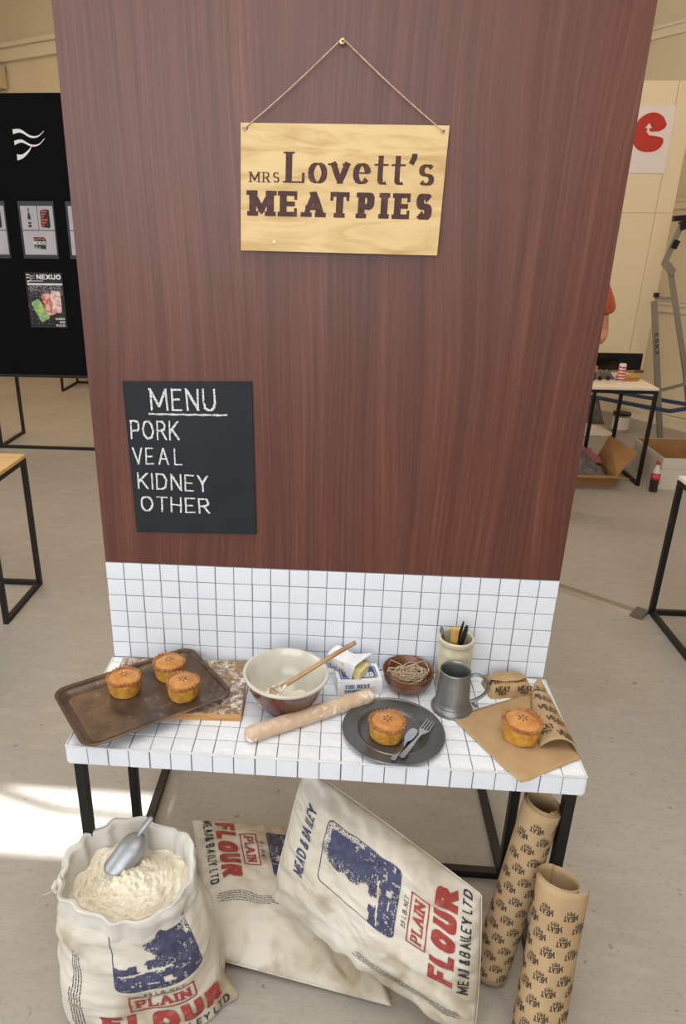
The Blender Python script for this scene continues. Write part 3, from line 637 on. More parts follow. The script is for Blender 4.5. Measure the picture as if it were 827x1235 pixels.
def pie(loc, label, rot=0, s=1.0, group=None, seed=0, hs=1.0):
    g = random.Random(seed)
    t = thing('meat_pie', label, 'pie', loc, (0, 0, rot), group='meat pies on the bench'); t.scale = (s * 1.06, s * 1.06, s * hs * 1.12)
    ph = [g.uniform(0, 6) for _ in range(4)]
    wv = lambda a, k: 1 + .010 * math.sin(26 * a + ph[0]) * (k > 1) + .02 * math.sin(3 * a + ph[1]) + .01 * math.sin(7 * a + ph[2])
    MB().lathe([(.028, 0), (.0350, .0015), (.0368, .006), (.0380, .016), (.0390, .027), (.0400, .034), (.0385, .037), (.02, .037)], 104, wob=wv).build('pie_case', M_crust, t)
    n = 104; prof = [(.0385, .0345), (.0415, .0355), (.0425, .0385), (.0415, .0415), (.0378, .0420), (.0345, .0398)]
    vs = []
    for k, (r, z) in enumerate(prof):
        for i in range(n):
            a = 2 * PI * i / n; cr = math.sin(26 * a + ph[3]); f = (.0, .5, 1, 1, .7, .1)[k]
            rr = r * (1 + .036 * f * cr + .02 * math.sin(3 * a + ph[1]) + .012 * math.sin(5 * a)); zz = z + .0014 * f * cr + .0014 * math.sin(2 * a + ph[2])
            vs.append((rr * math.cos(a), rr * math.sin(a), zz))
    MB().add(vs, [(k * n + i, k * n + (i + 1) % n, (k + 1) * n + (i + 1) % n, (k + 1) * n + i) for k in range(5) for i in range(n)], True).build('crimped_rim', M_rim, t)
    MB().lathe([(.0375, .0395), (.0352, .0392), (.028, .0420), (.020, .0450), (.010, .0463), (.003, .0466), (.0, .0466)], 64,
               wob=lambda a, k: 1 + .012 * math.sin(5 * a + ph[0]), caps=False).build('pie_lid', M_lid, t)
    for i in range(6):
        a = 2 * PI * i / 6 + ph[1]; c_, s_ = math.cos(a), math.sin(a); mb = MB()
        P = [(.0030, 0), (.008, .0015), (.0138, 0), (.008, -.0015)]
        zf = lambda r: .0466 - .0000 - 1.0 * max(0, r - .003) ** 2 * 9
        mb.add([(x * c_ - y * s_, x * s_ + y * c_, zf(x) + .0005) for x, y in P] + [(x * c_ - y * s_, x * s_ + y * c_, zf(x) - .002) for x, y in P],
               [(0, 1, 2, 3), (4, 7, 6, 5), (0, 4, 5, 1), (1, 5, 6, 2), (2, 6, 7, 3), (3, 7, 4, 0)])
        mb.build('steam_slit', M_slit, t)
    return t
zt = H + .0228
pie((.0885, -.186, zt), 'meat pie standing at the left of the baking tray', .4, 1.0, seed=1)
pie((.188, -.108, zt), 'meat pie at the back of the baking tray, rearmost of its three', 1.7, .98, seed=2)
pie((.243, -.190, zt), 'meat pie in the right front corner of the baking tray', 2.9, .98, seed=3)

# mixing bowl
bowl = thing('mixing_bowl', 'large stoneware mixing bowl, brown glazed outside and cream inside', 'bowl', (.506, -.180, H))
BRAD = .108
MB().lathe([(.050, 0), (.054, .001), (.056, .006), (.072, .026), (.088, .052), (.098, .078), (.1035, .094), (.1050, .0985)], 72, caps=False).build('brown_body', M_glaze, bowl)
MB().lathe([(.1045, .0975), (.1072, .0985), (.1085, .1010), (.1080, .1045), (.1055, .106), (.1015, .106), (.0985, .102), (.094, .086), (.086, .058), (.068, .030), (.045, .014), (.02, .0095), (0, .009)], 72, caps=False).build('cream_lining', M_cream, bowl)
n = 40; P = np.zeros((n, 64, 3)); nz = fbm(5, n, 64, 6, 4)
for i in range(n):
    for j in range(64):
        a = 2 * PI * j / 64; r = .046 * i / (n - 1) * (1 + .12 * math.sin(3 * a) + .08 * math.sin(7 * a + 1))
        P[i, j] = (r * math.cos(a) + .012, r * math.sin(a) - .004, .012 + .010 * max(0, (1 - (i / (n - 1)) ** 2)) + .0015 * nz[i, j] + .012 * (i / (n - 1)) ** 2)
tag(MB().grid(P, closed_u=True).build('flour_heap', M_flourpow, loc=(.506, -.180, H)), 'leftover flour lying in the bottom of the mixing bowl', 'flour', kind='stuff')
# wooden spoon
sp = thing('wooden_spoon', 'long wooden spoon caked with flour leaning out of the mixing bowl', 'spoon', (.452, -.196, H + .030))
d = (Vector((.678, -.163, .188)) - Vector((.452, -.196, .030))); Lh = d.length; d.normalize()
x = d; z = Vector((-d.z * d.x, -d.z * d.y, 1 - d.z * d.z)).normalized(); y = z.cross(x); MX = Matrix((x, y, z)).transposed()
hp = [(u, 0, .003 * math.sin(u * 9)) for u in np.linspace(.055, Lh, 12)]
MB().tube([MX @ Vector(p) for p in hp], [.0062 - .0006 * i / 12 for i in range(12)], 12).build('handle', M_spoon, sp)
P = np.zeros((14, 24, 3))
for i in range(14):
    s_ = i / 13; hw = .030 * math.sin(PI * min(1, (s_ * .86 + .07))) ** .6 * (1 - .45 * s_ ** 3) if i < 13 else .006
    for j in range(24):
        a = 2 * PI * j / 24; yy = hw * math.cos(a); zz = .0045 * math.sin(a) - .006 * (1 - (yy / .031) ** 2) * math.sin(PI * s_)
        P[i, j] = MX @ Vector((-.020 + .092 * s_, yy, zz + .003))
mb = MB().grid(P, closed_u=True); k = len(mb.v)
mb.f.append(tuple(range(24))[::-1]); mb.sm.append(True); mb.mi.append(0); mb.f.append(tuple(range(k - 24, k))); mb.sm.append(True); mb.mi.append(0)
mb.build('spoon_head', M_spoonfl, sp)

# rolling pin
a = Vector((.422, -.330, 0)); b = Vector((.728, -.142, 0)); L = (b - a).length
pin = thing('rolling_pin', 'plain pale wooden rolling pin dusted with flour lying across the bench', 'rolling pin', (a.x, a.y, H + .0206), (0, 0, math.atan2(b.y - a.y, b.x - a.x)))
prof = [(0.0, 0), (.010, .001), (.016, .004), (.0192, .010), (.0202, .020)] + [(.0203 - .0012 * abs(s_ - .5), .02 + s_ * (L - .04)) for s_ in np.linspace(.05, .95, 10)] + [(.0202, L - .02), (.0185, L - .007), (.015, L - .002), (0, L)]
MB().lathe(prof, 40, caps=False).build('roller', M_pin, pin, rot=(0, PI / 2, 0))

# lard blocks
def wrapbox(name, sx, sy, sz, m, parent, seed, amp=.0012, loc=(0, 0, 0), rot=None):
    bm = bmesh.new(); bmesh.ops.create_cube(bm, size=1); bmesh.ops.subdivide_edges(bm, edges=bm.edges, cuts=7, use_grid_fill=True)
    g = random.Random(seed)
    for v in bm.verts:
        e = sum(abs(abs(c) - .5) < 1e-4 for c in v.co)
        v.co = Vector((v.co.x * sx, v.co.y * sy, (v.co.z + .5) * sz))
        if v.co.z > .001: v.co += Vector((g.uniform(-1, 1), g.uniform(-1, 1), g.uniform(-1, 1))) * amp * (1.0 if e > 1 else .7)
    me = bpy.data.meshes.new(name); bm.to_mesh(me); bm.free(); me.materials.append(m)
    for p in me.polygons: p.use_smooth = False
    return link(name, me, parent, loc, rot)
lb = thing('lard_packet', 'closed white lard packet with blue print lying flat behind the rolling pin', 'lard packet', (.690, -.083, H), (0, 0, math.radians(10)))
wrapbox('wrapper', .118, .074, .046, M_paperwhite, lb, 3, .0007)
fm = FRONT(0, -.0375, 0); Q = []
q, wd = text('THE', .011, .26, .13, serif=.10, sth=.13, gap=.2, xs=.75); Q += shift(q, -.040, .024, 0, 1, .026 / wd)
q, wd = text('BEST', .011, .26, .13, serif=.10, sth=.13, gap=.2, xs=.75); Q += shift(q, -.008, .024, 0, 1, .034 / wd)
q, wd = text('DOMESTI', .0085, .28, .15, serif=.08, sth=.13, gap=.2, xs=.75) if False else text('DOMEST', .0085, .28, .15, serif=.08, sth=.13, gap=.2, xs=.75); Q += shift(q, -.040, .011, 0, 1, .052 / wd)
decal('blue_lettering', Q, fm, M_blue, lb, eps=.0011)
tm = flatmap((0, 0, .0463), (1, 0, 0), (0, 1, 0), (0, 0, 1))
decal('blue_label', [([(-.050, -.028), (.044, -.028), (.050, -.022), (.050, .022), (.044, .028), (-.044, .028), (-.050, .022)], 0)], tm, M_blue, lb, eps=.0011)
q, wd = text('LARD', .018, .26, .13, serif=.10, sth=.13, gap=.2, xs=.75)
decal('white_lettering', shift(q, -.002, -.021, 0, 1, .042 / wd) + rrect(-.046, -.024, .046, .024, .003, .0012), tm, M_white, lb, eps=.0014)
# opened packet resting askew on the closed one
op = thing('opened_lard_packet', 'opened white paper packet showing yellow lard, propped on the closed packet', 'lard packet', (.660, -.066, H + .0485), (math.radians(2), math.radians(8), math.radians(-30)))
bm_ = wrapbox('lard_block', .070, .046, .030, M_lard, op, 8, .0012, (.020, -.004, .002))
bx = MB(); n1, n2 = 13, 33; P = np.zeros((n1, n2, 3)); nz = fbm(31, n1, n2, 5, 3)
for i in range(n1):                                      # wrapper: closed at the left, flaring open at the right
    s_ = i / (n1 - 1); fl = 1 + .62 * max(0, s_ - .58) ** 1.0 * 1.9
    for j in range(n2):
        a = 2 * PI * j / (n2 - 1); ca, sa = math.cos(a), math.sin(a); k = max(abs(ca), abs(sa)) ** .8
        yy = .0275 * ca / k * fl; zz = .0185 * sa / k * fl + .0175
        if s_ > .58 and sa > .2: zz += .010 * (s_ - .58) * 2
        if s_ > .58 and sa < -.2: zz = max(zz, -.002)
        P[i, j] = (-.050 + .094 * s_ + .006 * ca * s_ + .010 * (sa > .5) * s_ * 0 + .002 * nz[i, j], yy + .0016 * nz[i, j], max(zz + .0022 * nz[i, j], .0003))
bx.grid(P, smooth=False); o_ = bx.build('paper_wrapper', M_paperwhite, op, fix=False)
md = o_.modifiers.new('thick', 'SOLIDIFY'); md.thickness = .0006
MB().add([tuple(P[0, j]) for j in range(n2 - 1)], [tuple(range(n2 - 1))]).build('folded_end', M_paperwhite, op)
Q = []
for i in range(11): Q.append(rect(-.044 + i * .0056, .004, -.0415 + i * .0056, .012 + .002 * (i % 3), i))
decal('blue_lettering', Q, flatmap((0, -.0285, 0), (1, 0, 0), (0, 0, 1), (0, -1, 0)), M_blue, op, eps=.0035)

# small wooden bowl and twine
wb = thing('wooden_bowl', 'small turned brown wooden bowl full of tangled twine', 'bowl', (.824, -.070, H))
MB().lathe([(.034, 0), (.040, .001), (.053, .012), (.0625, .030), (.0668, .050), (.0674, .0560), (.0655, .0572), (.0632, .055), (.059, .036), (.046, .016), (.02, .009), (0, .008)], 64).build('bowl', M_walnut, wb)
mb = MB(); g = random.Random(4)
for k in range(30):
    cx, cy = (.806, -.064) if k % 2 else (.842, -.060); cx += g.uniform(-.010, .010); cy += g.uniform(-.010, .010)
    r = g.uniform(.012, .030) ; z0 = g.uniform(.026, .054); tx, ty = g.uniform(-.5, .5), g.uniform(-.45, .45); ph = g.uniform(0, 6); e = g.uniform(.6, 1)
    pts = []
    for i in range(19):
        a = ph + i * 2 * PI / 15; rr = r * (1 + .12 * math.sin(3 * a + ph)); x_ = rr * math.cos(a); y_ = rr * e * math.sin(a)
        px, py = cx + x_ - .824, cy + y_ + .060; dd = math.hypot(px, py); lim = .055
        if dd > lim: px, py = px * lim / dd, py * lim / dd
        pts.append((px, py, max(.014 + max(0, dd - .03) * .7, z0 + x_ * tx + y_ * ty)))
    mb.tube(pts, .00135, 5)
for pts in ([(-.050, .02, .050), (-.046, .018, .068), (-.02, .010, .060), (.006, 0, .048)], [(.004, .004, .050), (.020, .012, .064), (.044, .022, .068), (.054, .000, .056), (.044, -.02, .048)],
            [(-.010, .01, .052), (.016, .014, .060), (.040, .006, .054), (.050, -.014, .050)], [(-.058, -.012, .052), (-.045, -.016, .056), (-.018, -.022, .050)]):
    mb.tube(pts, .0011, 5)
tag(mb.build('twine', M_twine, loc=(.824, -.068, H + .002), fix=False), 'loose tangle of pale natural twine heaped in the wooden bowl', 'twine')

# pewter plate, pie, knife and fork
PX, PY = .775, -.267
plate = thing('pewter_plate', 'wide dull grey pewter plate holding one pie and cutlery', 'plate', (PX, PY, H + .0006))
MB().lathe([(.074, 0), (.080, .001), (.086, .0085), (.118, .0120), (.1225, .0122), (.1240, .0138), (.1228, .0156), (.1200, .0152), (.1185, .0138), (.0905, .0122), (.0885, .0136), (.0865, .0132), (.0845, .0105), (.078, .0032), (.074, .0024), (.05, .0024), (0, .0024)], 96).build('plate', M_pewterd, plate)
pie((.758, -.279, H + .0034), 'golden meat pie standing on the pewter plate', .9, 1.0, seed=4)
def oriented(a, b):
    a, b = Vector(a), Vector(b); d = (b - a); return a, math.atan2(d.y, d.x), d.length, -math.asin(d.z / d.length)
a, yaw, L, pit = oriented((.786, -.372, .0148), (.866, -.238, .0100))
fk = thing('fork', 'steel fork lying over the knife at the right of the plate', 'fork', (a.x, a.y, H + a.z + .0046), (0, pit, yaw))
def strip(ws, th=.0016, zf=lambda s: 0):
    """flat bar of varying width: ws = [(x, halfwidth)]"""
    mb = MB(); n = len(ws); vs = []
    for x_, h_ in ws: z_ = zf(x_); vs += [(x_, -h_, z_), (x_, h_, z_), (x_, h_, z_ + th), (x_, -h_, z_ + th)]
    fs = [(0, 3, 2, 1), (4 * n - 4, 4 * n - 3, 4 * n - 2, 4 * n - 1)]
    for i in range(n - 1):
        for j in range(4): fs.append((4 * i + j, 4 * i + (j + 1) % 4, 4 * i + 4 + (j + 1) % 4, 4 * i + 4 + j))
    return mb.add(vs, fs)
strip([(0, .0055), (.004, .0068), (.055, .0052), (.075, .0030), (.10, .0028), (.108, .006), (.116, .0105), (.124, .0118)], .002).build('handle', M_steel, fk, bevel=.0004)
for i in range(4):
    yy = -.0102 + i * .0068
    MB().add([(.1235, yy - .0016, 0), (.1235, yy + .0016, 0), (.1235, yy + .0016, .002), (.1235, yy - .0016, .002), (.164, yy - .0008, .004), (.164, yy + .0008, .004), (.164, yy + .0008, .0054), (.164, yy - .0008, .0054)],
             [(3, 2, 1, 0), (4, 5, 6, 7), (0, 1, 5, 4), (1, 2, 6, 5), (2, 3, 7, 6), (3, 0, 4, 7)]).build('tine', M_steel, fk)
a, yaw, L, pit = oriented((.766, -.381, .0148), (.826, -.262, .0085))
kn = thing('butter_knife', 'steel butter knife with a broad rounded blade lying beside the pie on the plate', 'knife', (a.x, a.y, H + a.z + .0026), (0, pit, yaw))
strip([(0, .0045), (.004, .0062), (.06, .0050), (.078, .0036), (.082, .0036)], .0030).build('handle', M_steel, kn, bevel=.0006)
strip([(.0815, .0036), (.088, .0080), (.100, .0108), (.118, .0112), (.130, .0098), (.137, .0060), (.139, .0015)], .0012, lambda s: .0008).build('blade', M_steel, kn, bevel=.0003)

# pewter tankard
mug = thing('pewter_tankard', 'grey pewter tankard with a curved handle in front of the stoneware jar', 'tankard', (.931, -.151, H), (0, 0, math.radians(-4)))
MB().lathe([(.049, 0), (.052, .001), (.0525, .006), (.0495, .012), (.0458, .017), (.0448, .0185), (.0448, .0215), (.0435, .023), (.0425, .034), (.0395, .080), (.0375, .108), (.0385, .112), (.0385, .116), (.0370, .118),
            (.0355, .116), (.0350, .108), (.0372, .08), (.0395, .035), (.040, .012), (0, .010)], 64).build('body', M_pewter, mug)
hp = [(.0365, 0, .100), (.050, 0, .1075), (.066, 0, .104), (.080, 0, .090), (.0835, 0, .072), (.078, 0, .054), (.064, 0, .038), (.052, 0, .029), (.0415, 0, .027)]
def smoothpath(p, n=4):
    p = [Vector(q) for q in p]; out = []
    for i in range(len(p) - 1):
        a, b, c, d = p[max(i - 1, 0)], p[i], p[i + 1], p[min(i + 2, len(p) - 1)]
        for k in range(n):
            s_ = k / n; out.append(.5 * ((2 * b) + (c - a) * s_ + (2 * a - 5 * b + 4 * c - d) * s_ * s_ + (3 * b - a - 3 * c + d) * s_ ** 3))
    return out + [p[-1]]
MB().tube(smoothpath(hp), .0052, 10, flat=.8).build('handle', M_pewter, mug)
MB().tube(smoothpath([(.050, 0, .029), (.054, 0, .018), (.060, 0, .012), (.061, 0, .017)]), [.005, .0048, .0044, .004, .0036, .003, .003, .003, .003, .003, .003, .003, .002][:13], 8).build('handle_scroll', M_pewter, mug)

# stoneware jar with utensils
jar = thing('stoneware_jar', 'tall cream stoneware jar against the tiles holding utensils', 'jar', (.944, -.051, H))
MB().lathe([(.040, 0), (.043, .002), (.0445, .010), (.0445, .100), (.0435, .108), (.0448, .1095), (.0435, .1115), (.0448, .113), (.0440, .120), (.0415, .128), (.0418, .134), (.0455, .138), (.0472, .144), (.0462, .150), (.0430, .1525),
            (.0395, .150), (.0385, .142), (.0385, .120), (.039, .02), (0, .012)], 64).build('jar', M_crock, jar)
t = thing('scraper_handle', 'pale yellow wooden handle standing upright in the stoneware jar', 'utensil', (.938, -.050, H + .014), (math.radians(6), math.radians(-1), 0))
MB().box((-.0095, -.006, .0), (.0095, .006, .176)).build('handle', M_bamboo, t, bevel=.005)
for i in range(3): MB().box((-.0055 + i * .005, -.0066, .125), (-.0045 + i * .005, -.0058, .172)).build('groove', mat('groove_brown_%d' % i, (176, 128, 62), .6), t)
t = thing('kitchen_shears', 'dark grey metal shears leaning right in the stoneware jar', 'utensil', (.936, -.055, H + .014), (math.radians(-4), math.radians(12), 0))
strip([(0, .005), (.05, .007), (.12, .008), (.145, .010), (.166, .007), (.172, .002)], .004).build('blade', M_iron, t, rot=(0, -PI / 2, .2), bevel=.001)
strip([(0, .004), (.05, .005), (.13, .005), (.160, .004), (.178, .0015)], .003).build('blade', M_iron, t, loc=(-.006, .010, 0), rot=(0, -PI / 2 - .03, .5), bevel=.001)
t = thing('palette_knife', 'thin grey metal blade sticking up at the left rim of the stoneware jar', 'utensil', (.922, -.050, H + .014), (math.radians(-5), math.radians(-6), 0))
strip([(0, .004), (.08, .004), (.10, .006), (.150, .006), (.160, .002)], .0016).build('blade', M_pewter, t, rot=(0, -PI / 2, 1.2), bevel=.0004)

# printed kraft paper helpers
def stamp(sz=.030, ang=0, extra=True):
    q, wd = text('MEAT', .42, .26, .16, serif=.09, sth=.15, gap=.12, xs=.80, maxlen=.6)
    k = 1.0 / wd; out = []
    for r, l in q:                                       # arched upper word
        out.append(([((x * k - .5), y + .30 + .10 * (1 - (2 * (x * k - .5)) ** 2) * 1.0) for x, y in r], l))
    q, wd = text('PIES', .22, .24, .16, serif=.08, sth=.15, gap=.12, xs=.75, maxlen=.6)
    out += [([((x / wd - .5) * .56, y + .10) for x, y in r], l) for r, l in q]
    if extra: out += [([(-.16, .02), (.16, .02), (.16, .045), (-.16, .045)], 0)]
    return shift(out, 0, 0, ang, sz)
# wrapped pie parcel
pc = thing('wrapped_pie_parcel', 'pie wrapped in stamped brown paper against the tiled wall', 'parcel', (1.090, -.060, H), (0, 0, math.radians(9)))
n = 25; P = np.zeros((n, n, 3)); nz = fbm(77, n, n, 5, 3)
def pboxz(u, v):
    du = 1 - abs(2 * u - 1) ** 7; dv = 1 - abs(2 * v - 1) ** 7; return max(0, du * dv)
for i in range(n):
    for j in range(n):
        u, v = j / (n - 1), i / (n - 1); h = pboxz(u, v) ** .5
        P[i, j] = ((u - .5) * .118 + .0018 * nz[i, j], (v - .5) * .072 + .0015 * nz[j, i], .0006 + .038 * h * (1 - .12 * (abs(v - .45) * 2)) + .0022 * nz[i, j] * h)
mb = MB().grid(P, smooth=False); mb.build('paper', M_kraft, pc, fix=False)
S = Surf(P)
MB().add([(-.055, -.004, .039), (-.02, -.022, .0435), (.02, -.020, .044), (.052, -.002, .039), (.03, .03, .038), (-.03, .03, .038), (0, .004, .050)],
         [(0, 1, 6), (1, 2, 6), (2, 3, 6), (3, 4, 6), (4, 5, 6), (5, 0, 6)]).build('folded_flap', M_kraft, pc)
MB().tube([(-.004, -.002, .050), (-.012, .004, .056), (-.022, .002, .062)], .0009, 5).tube([(-.004, -.002, .050), (.008, .002, .055), (.018, .004, .059)], .0009, 5).build('string_end', M_twine, pc)
for cx, cy in ((-.030, .006), (.030, .006)): decal('stamped_lettering', shift(stamp(.038), cx, cy), flatmap((0, -.0368, .004), (1, 0, 0), (0, -.02, 1), (0, -1, .05)), M_ink, pc, eps=.0016)
for Qs, f in ((shift(stamp(.034), -.034, -.022, .15), None), (shift(stamp(.034), .030, -.02, -.1), None)):
    decal('stamped_lettering', Qs, lambda x_, y_: S(x_ / .118 + .5, y_ / .072 + .5), M_ink, pc, eps=.0012)

# sheet of brown paper with a folded, printed flap
ps = thing('paper_sheet', 'sheet of brown paper with one corner folded up to show printed stamps', 'paper', (1.06, -.25, H))
cs = [np.array(q) - np.array((1.06, -.25, 0)) for q in ((.926, -.196, 0), (1.045, -.412, 0), (1.206, -.318, 0), (1.150, -.070, 0))]
n = 29; P = np.zeros((n, n, 3)); nz = fbm(9, n, n, 3, 2)
for i in range(n):
    for j in range(n):
        u, v = j / (n - 1), i / (n - 1); p = cs[0] * (1 - u) * (1 - v) + cs[1] * u * (1 - v) + cs[2] * u * v + cs[3] * (1 - u) * v
        e = max(0, -.128 - p[1]); edge = (1 - (2 * u - 1) ** 4 * .6) ; p = p.copy(); p[2] = .0030 + .0016 * (nz[i, j] + .6) * 1.0 - (e * .18) - 6 * e * e * .5 + .010 * max(0, .12 - v) * 4 * (1 - u) ** 2 * 0
        if u > .85 and v < .15: p[:2] += (np.array((.005, .010))) * ((u - .85) / .15) * ((.15 - v) / .15)
        P[i, j] = p
o_ = MB().grid(P).build('sheet', M_kraft, ps, fix=False); md = o_.modifiers.new('thick', 'SOLIDIFY'); md.thickness = .0004; md.offset = 1
n = 25; P = np.zeros((n, n, 3)); A0 = np.array((1.182, -.018, .016)); A1 = np.array((1.187, -.024, .010)); B0 = np.array((1.118, -.292, .006)); B1 = np.array((1.208, -.302, .005)); Cm = np.array((1.138, -.118, .012))
for i in range(n):
    s_ = i / (n - 1)
    l = A0 * (1 - s_) ** 2 + 2 * s_ * (1 - s_) * (2 * Cm - .5 * A0 - .5 * B0) + B0 * s_ ** 2; r = A1 * (1 - s_) + B1 * s_
    for j in range(n):
        t_ = j / (n - 1); p = l * (1 - t_) + r * t_; p = p - np.array((1.06, -.25, 0)); p[2] += (.026 * s_ + .006) * math.sin(PI * t_) ** .8 ; P[i, j] = p
P[:, 0, 2] = np.maximum(P[:, 0, 2], .006)
o_ = MB().grid(P).build('folded_flap', M_kraftr, ps, fix=False); md = o_.modifiers.new('thick', 'SOLIDIFY'); md.thickness = .0004
S = Surf(P, -1)
if S(.5, .5)[1][2] < 0: S = Surf(P, 1)
Q = []
def flapxy(x_, y_):                                      # metric coordinates: x across, y down the flap
    s_ = y_ / .275; wdt = .008 + .085 * s_; return S(.5 + x_ / max(wdt, .02), s_)
for y_, xo, a_ in ((.085, -.004, .35), (.128, .000, .25), (.172, .004, .2), (.212, .010, .15), (.245, -.022, .1), (.256, .022, .3)):
    for r, l in shift(stamp(.036, a_), xo, 0):
        qq = [(x2, y_ - y2 + .012) for x2, y2 in r]
        if all(abs(x2) < (.008 + .085 * y2 / .275) * .47 and 0 < y2 < .272 for x2, y2 in qq): Q.append((qq, l))
decal('stamped_lettering', Q, flapxy, M_ink, ps, eps=.0009)
pie((1.079, -.258, H + .0062), 'meat pie with a browned domed lid on the brown paper sheet', 2.2, 1.06, seed=5, hs=1.02)

# ================================================================== FLOUR SACKS
def mill_picture(nx=84, ny=104, seed=3):
    """woodcut picture of a windmill as ink cells, unit square, plus its rounded frame line"""
    g = np.random.default_rng(seed); nz = fbm(seed, ny, nx, 9, 4); fz = g.uniform(0, 1, (ny, nx)); cl = fbm(seed + 1, ny, nx, 22, 2); out = []
    M = np.zeros((ny, nx), bool)
    for j in range(ny):
        for i in range(nx):
            x, y = (i + .5) / nx, (j + .5) / ny; n1 = nz[j, i]; ink = False
            if y < .22 + .10 * x + .012 * n1: ink = not (cl[j, i] > .42 and fz[j, i] > .25)
            elif y < .30 + .12 * x + .03 * n1 and x < .26: ink = True
            if .195 + .09 * x < y < .212 + .12 * x - .10 * max(0, x - .45) and .04 < x < .66: ink = False
            edge = .50 - .10 * math.sin((y - .3) * 4.2) + .055 * n1
            if y > .36 and x > edge:
                near = min(1, (x - edge) / .22); ink = fz[j, i] < .35 + .75 * near or cl[j, i] < -.1
                if x > .80 and cl[j, i] > .05 and y < .62: ink = fz[j, i] > .6
                if y > .93 - .5 * (x - .72) ** 2 + .02 * n1 or (x > .93 + .01 * n1 and y > .5): ink = fz[j, i] > .75
            elif .22 + .1 * x <= y <= .36 + .02 * n1 and x > .38 + .05 * n1 and not (.195 + .09 * x < y < .212 + .12 * x - .10 * max(0, x - .45)): ink = fz[j, i] > .18
            if .52 < x < .62 and .085 < y < .15: ink = False
            if .34 < x < .44 and .10 < y < .12: ink = False
            if .05 < x < .5 and .022 < y < .032: ink = fz[j, i] > .6
            d0 = abs((x - .82) + (y - .90)); 
            M[j, i] = ink
    for j in range(ny):                                   # run-length rows keep it cheap
        i = 0
        while i < nx:
            if M[j, i]:
                k = i
                while k < nx and M[j, k] and k - i < 4: k += 1
                x0, x1, y0, y1 = i / nx, k / nx, j / ny, (j + 1) / ny
                r = .06; cx = min(max((x0 + x1) / 2, r), 1 - r); cy = min(max(y0, r), 1 - r)
                if math.hypot((x0 + x1) / 2 - cx, (y0 - cy)) < r + .004: out.append(rect(x0, y0, x1, y1, 0))
                i = k
            else: i += 1
    out += rrect(0, 0, 1, 1, .07, .010)
    return out
MILL = mill_picture()
def sack_print(f, parent, top=True, para='left', px=-.062):
    """f(x, y) maps the sack's print sheet (metres, y up from its bottom seam) to the cloth"""
    def word(s, x0, y0, x1, h, name, m, **k):
        q, wd = text(s, h, maxlen=.35, **k); decal(name, shift(q, x0, y0, 0, 1, (x1 - x0) / wd), f, m, parent, eps=.0022, cell=.003)
    word('MEAD & BAILEY LTD', -.005, .018, .232, .024, 'black_lettering', M_blk, tv=.165, th=.15, gap=.25, xs=.74)
    word('FLOUR', .000, .052, .218, .056, 'red_lettering', M_red, tv=.27, th=.25, gap=.14, xs=.62)
    word('PLAIN', .062, .128, .158, .026, 'red_lettering', M_red, tv=.22, th=.13, serif=.08, sth=.12, gap=.16, xs=.8)
    decal('red_lettering_box', rrect(.052, .119, .168, .163, .001, .0032), f, M_red, parent, eps=.0017, cell=.004)
    word('35 LB.NET', .078, .1690, .150, .0115, 'weight_lettering', M_blk, tv=.13, th=.13, gap=.32, xs=.8)
    decal('windmill_picture', [([(.034 + x * .160, .194 + y * .200) for x, y in q], l) for q, l in MILL], f, M_navy, parent, eps=.0017, cell=.004)
    if top: word('MEAD & BAILEY', -.004, .430, .185, .026, 'black_lettering', M_navy, tv=.18, th=.16, gap=.16, xs=.7)
    g = random.Random(5); Q = []
    lines = 5
    for k in range(lines):                               # fine instructions running up the side
        y = .03 + g.uniform(0, .01); x = {'left': px, 'right': .262}[para] - k * .0055 * (1 if para == 'left' else -1)
        while y < .27 - (k == 4) * .1:
            wl = g.uniform(.004, .012); Q.append(([(x, y), (x + .0018, y), (x + .0018, y + wl), (x, y + wl)], k)); y += wl + .0022
    decal('small_print', Q, f, M_blk, parent, eps=.0017, cell=.004)

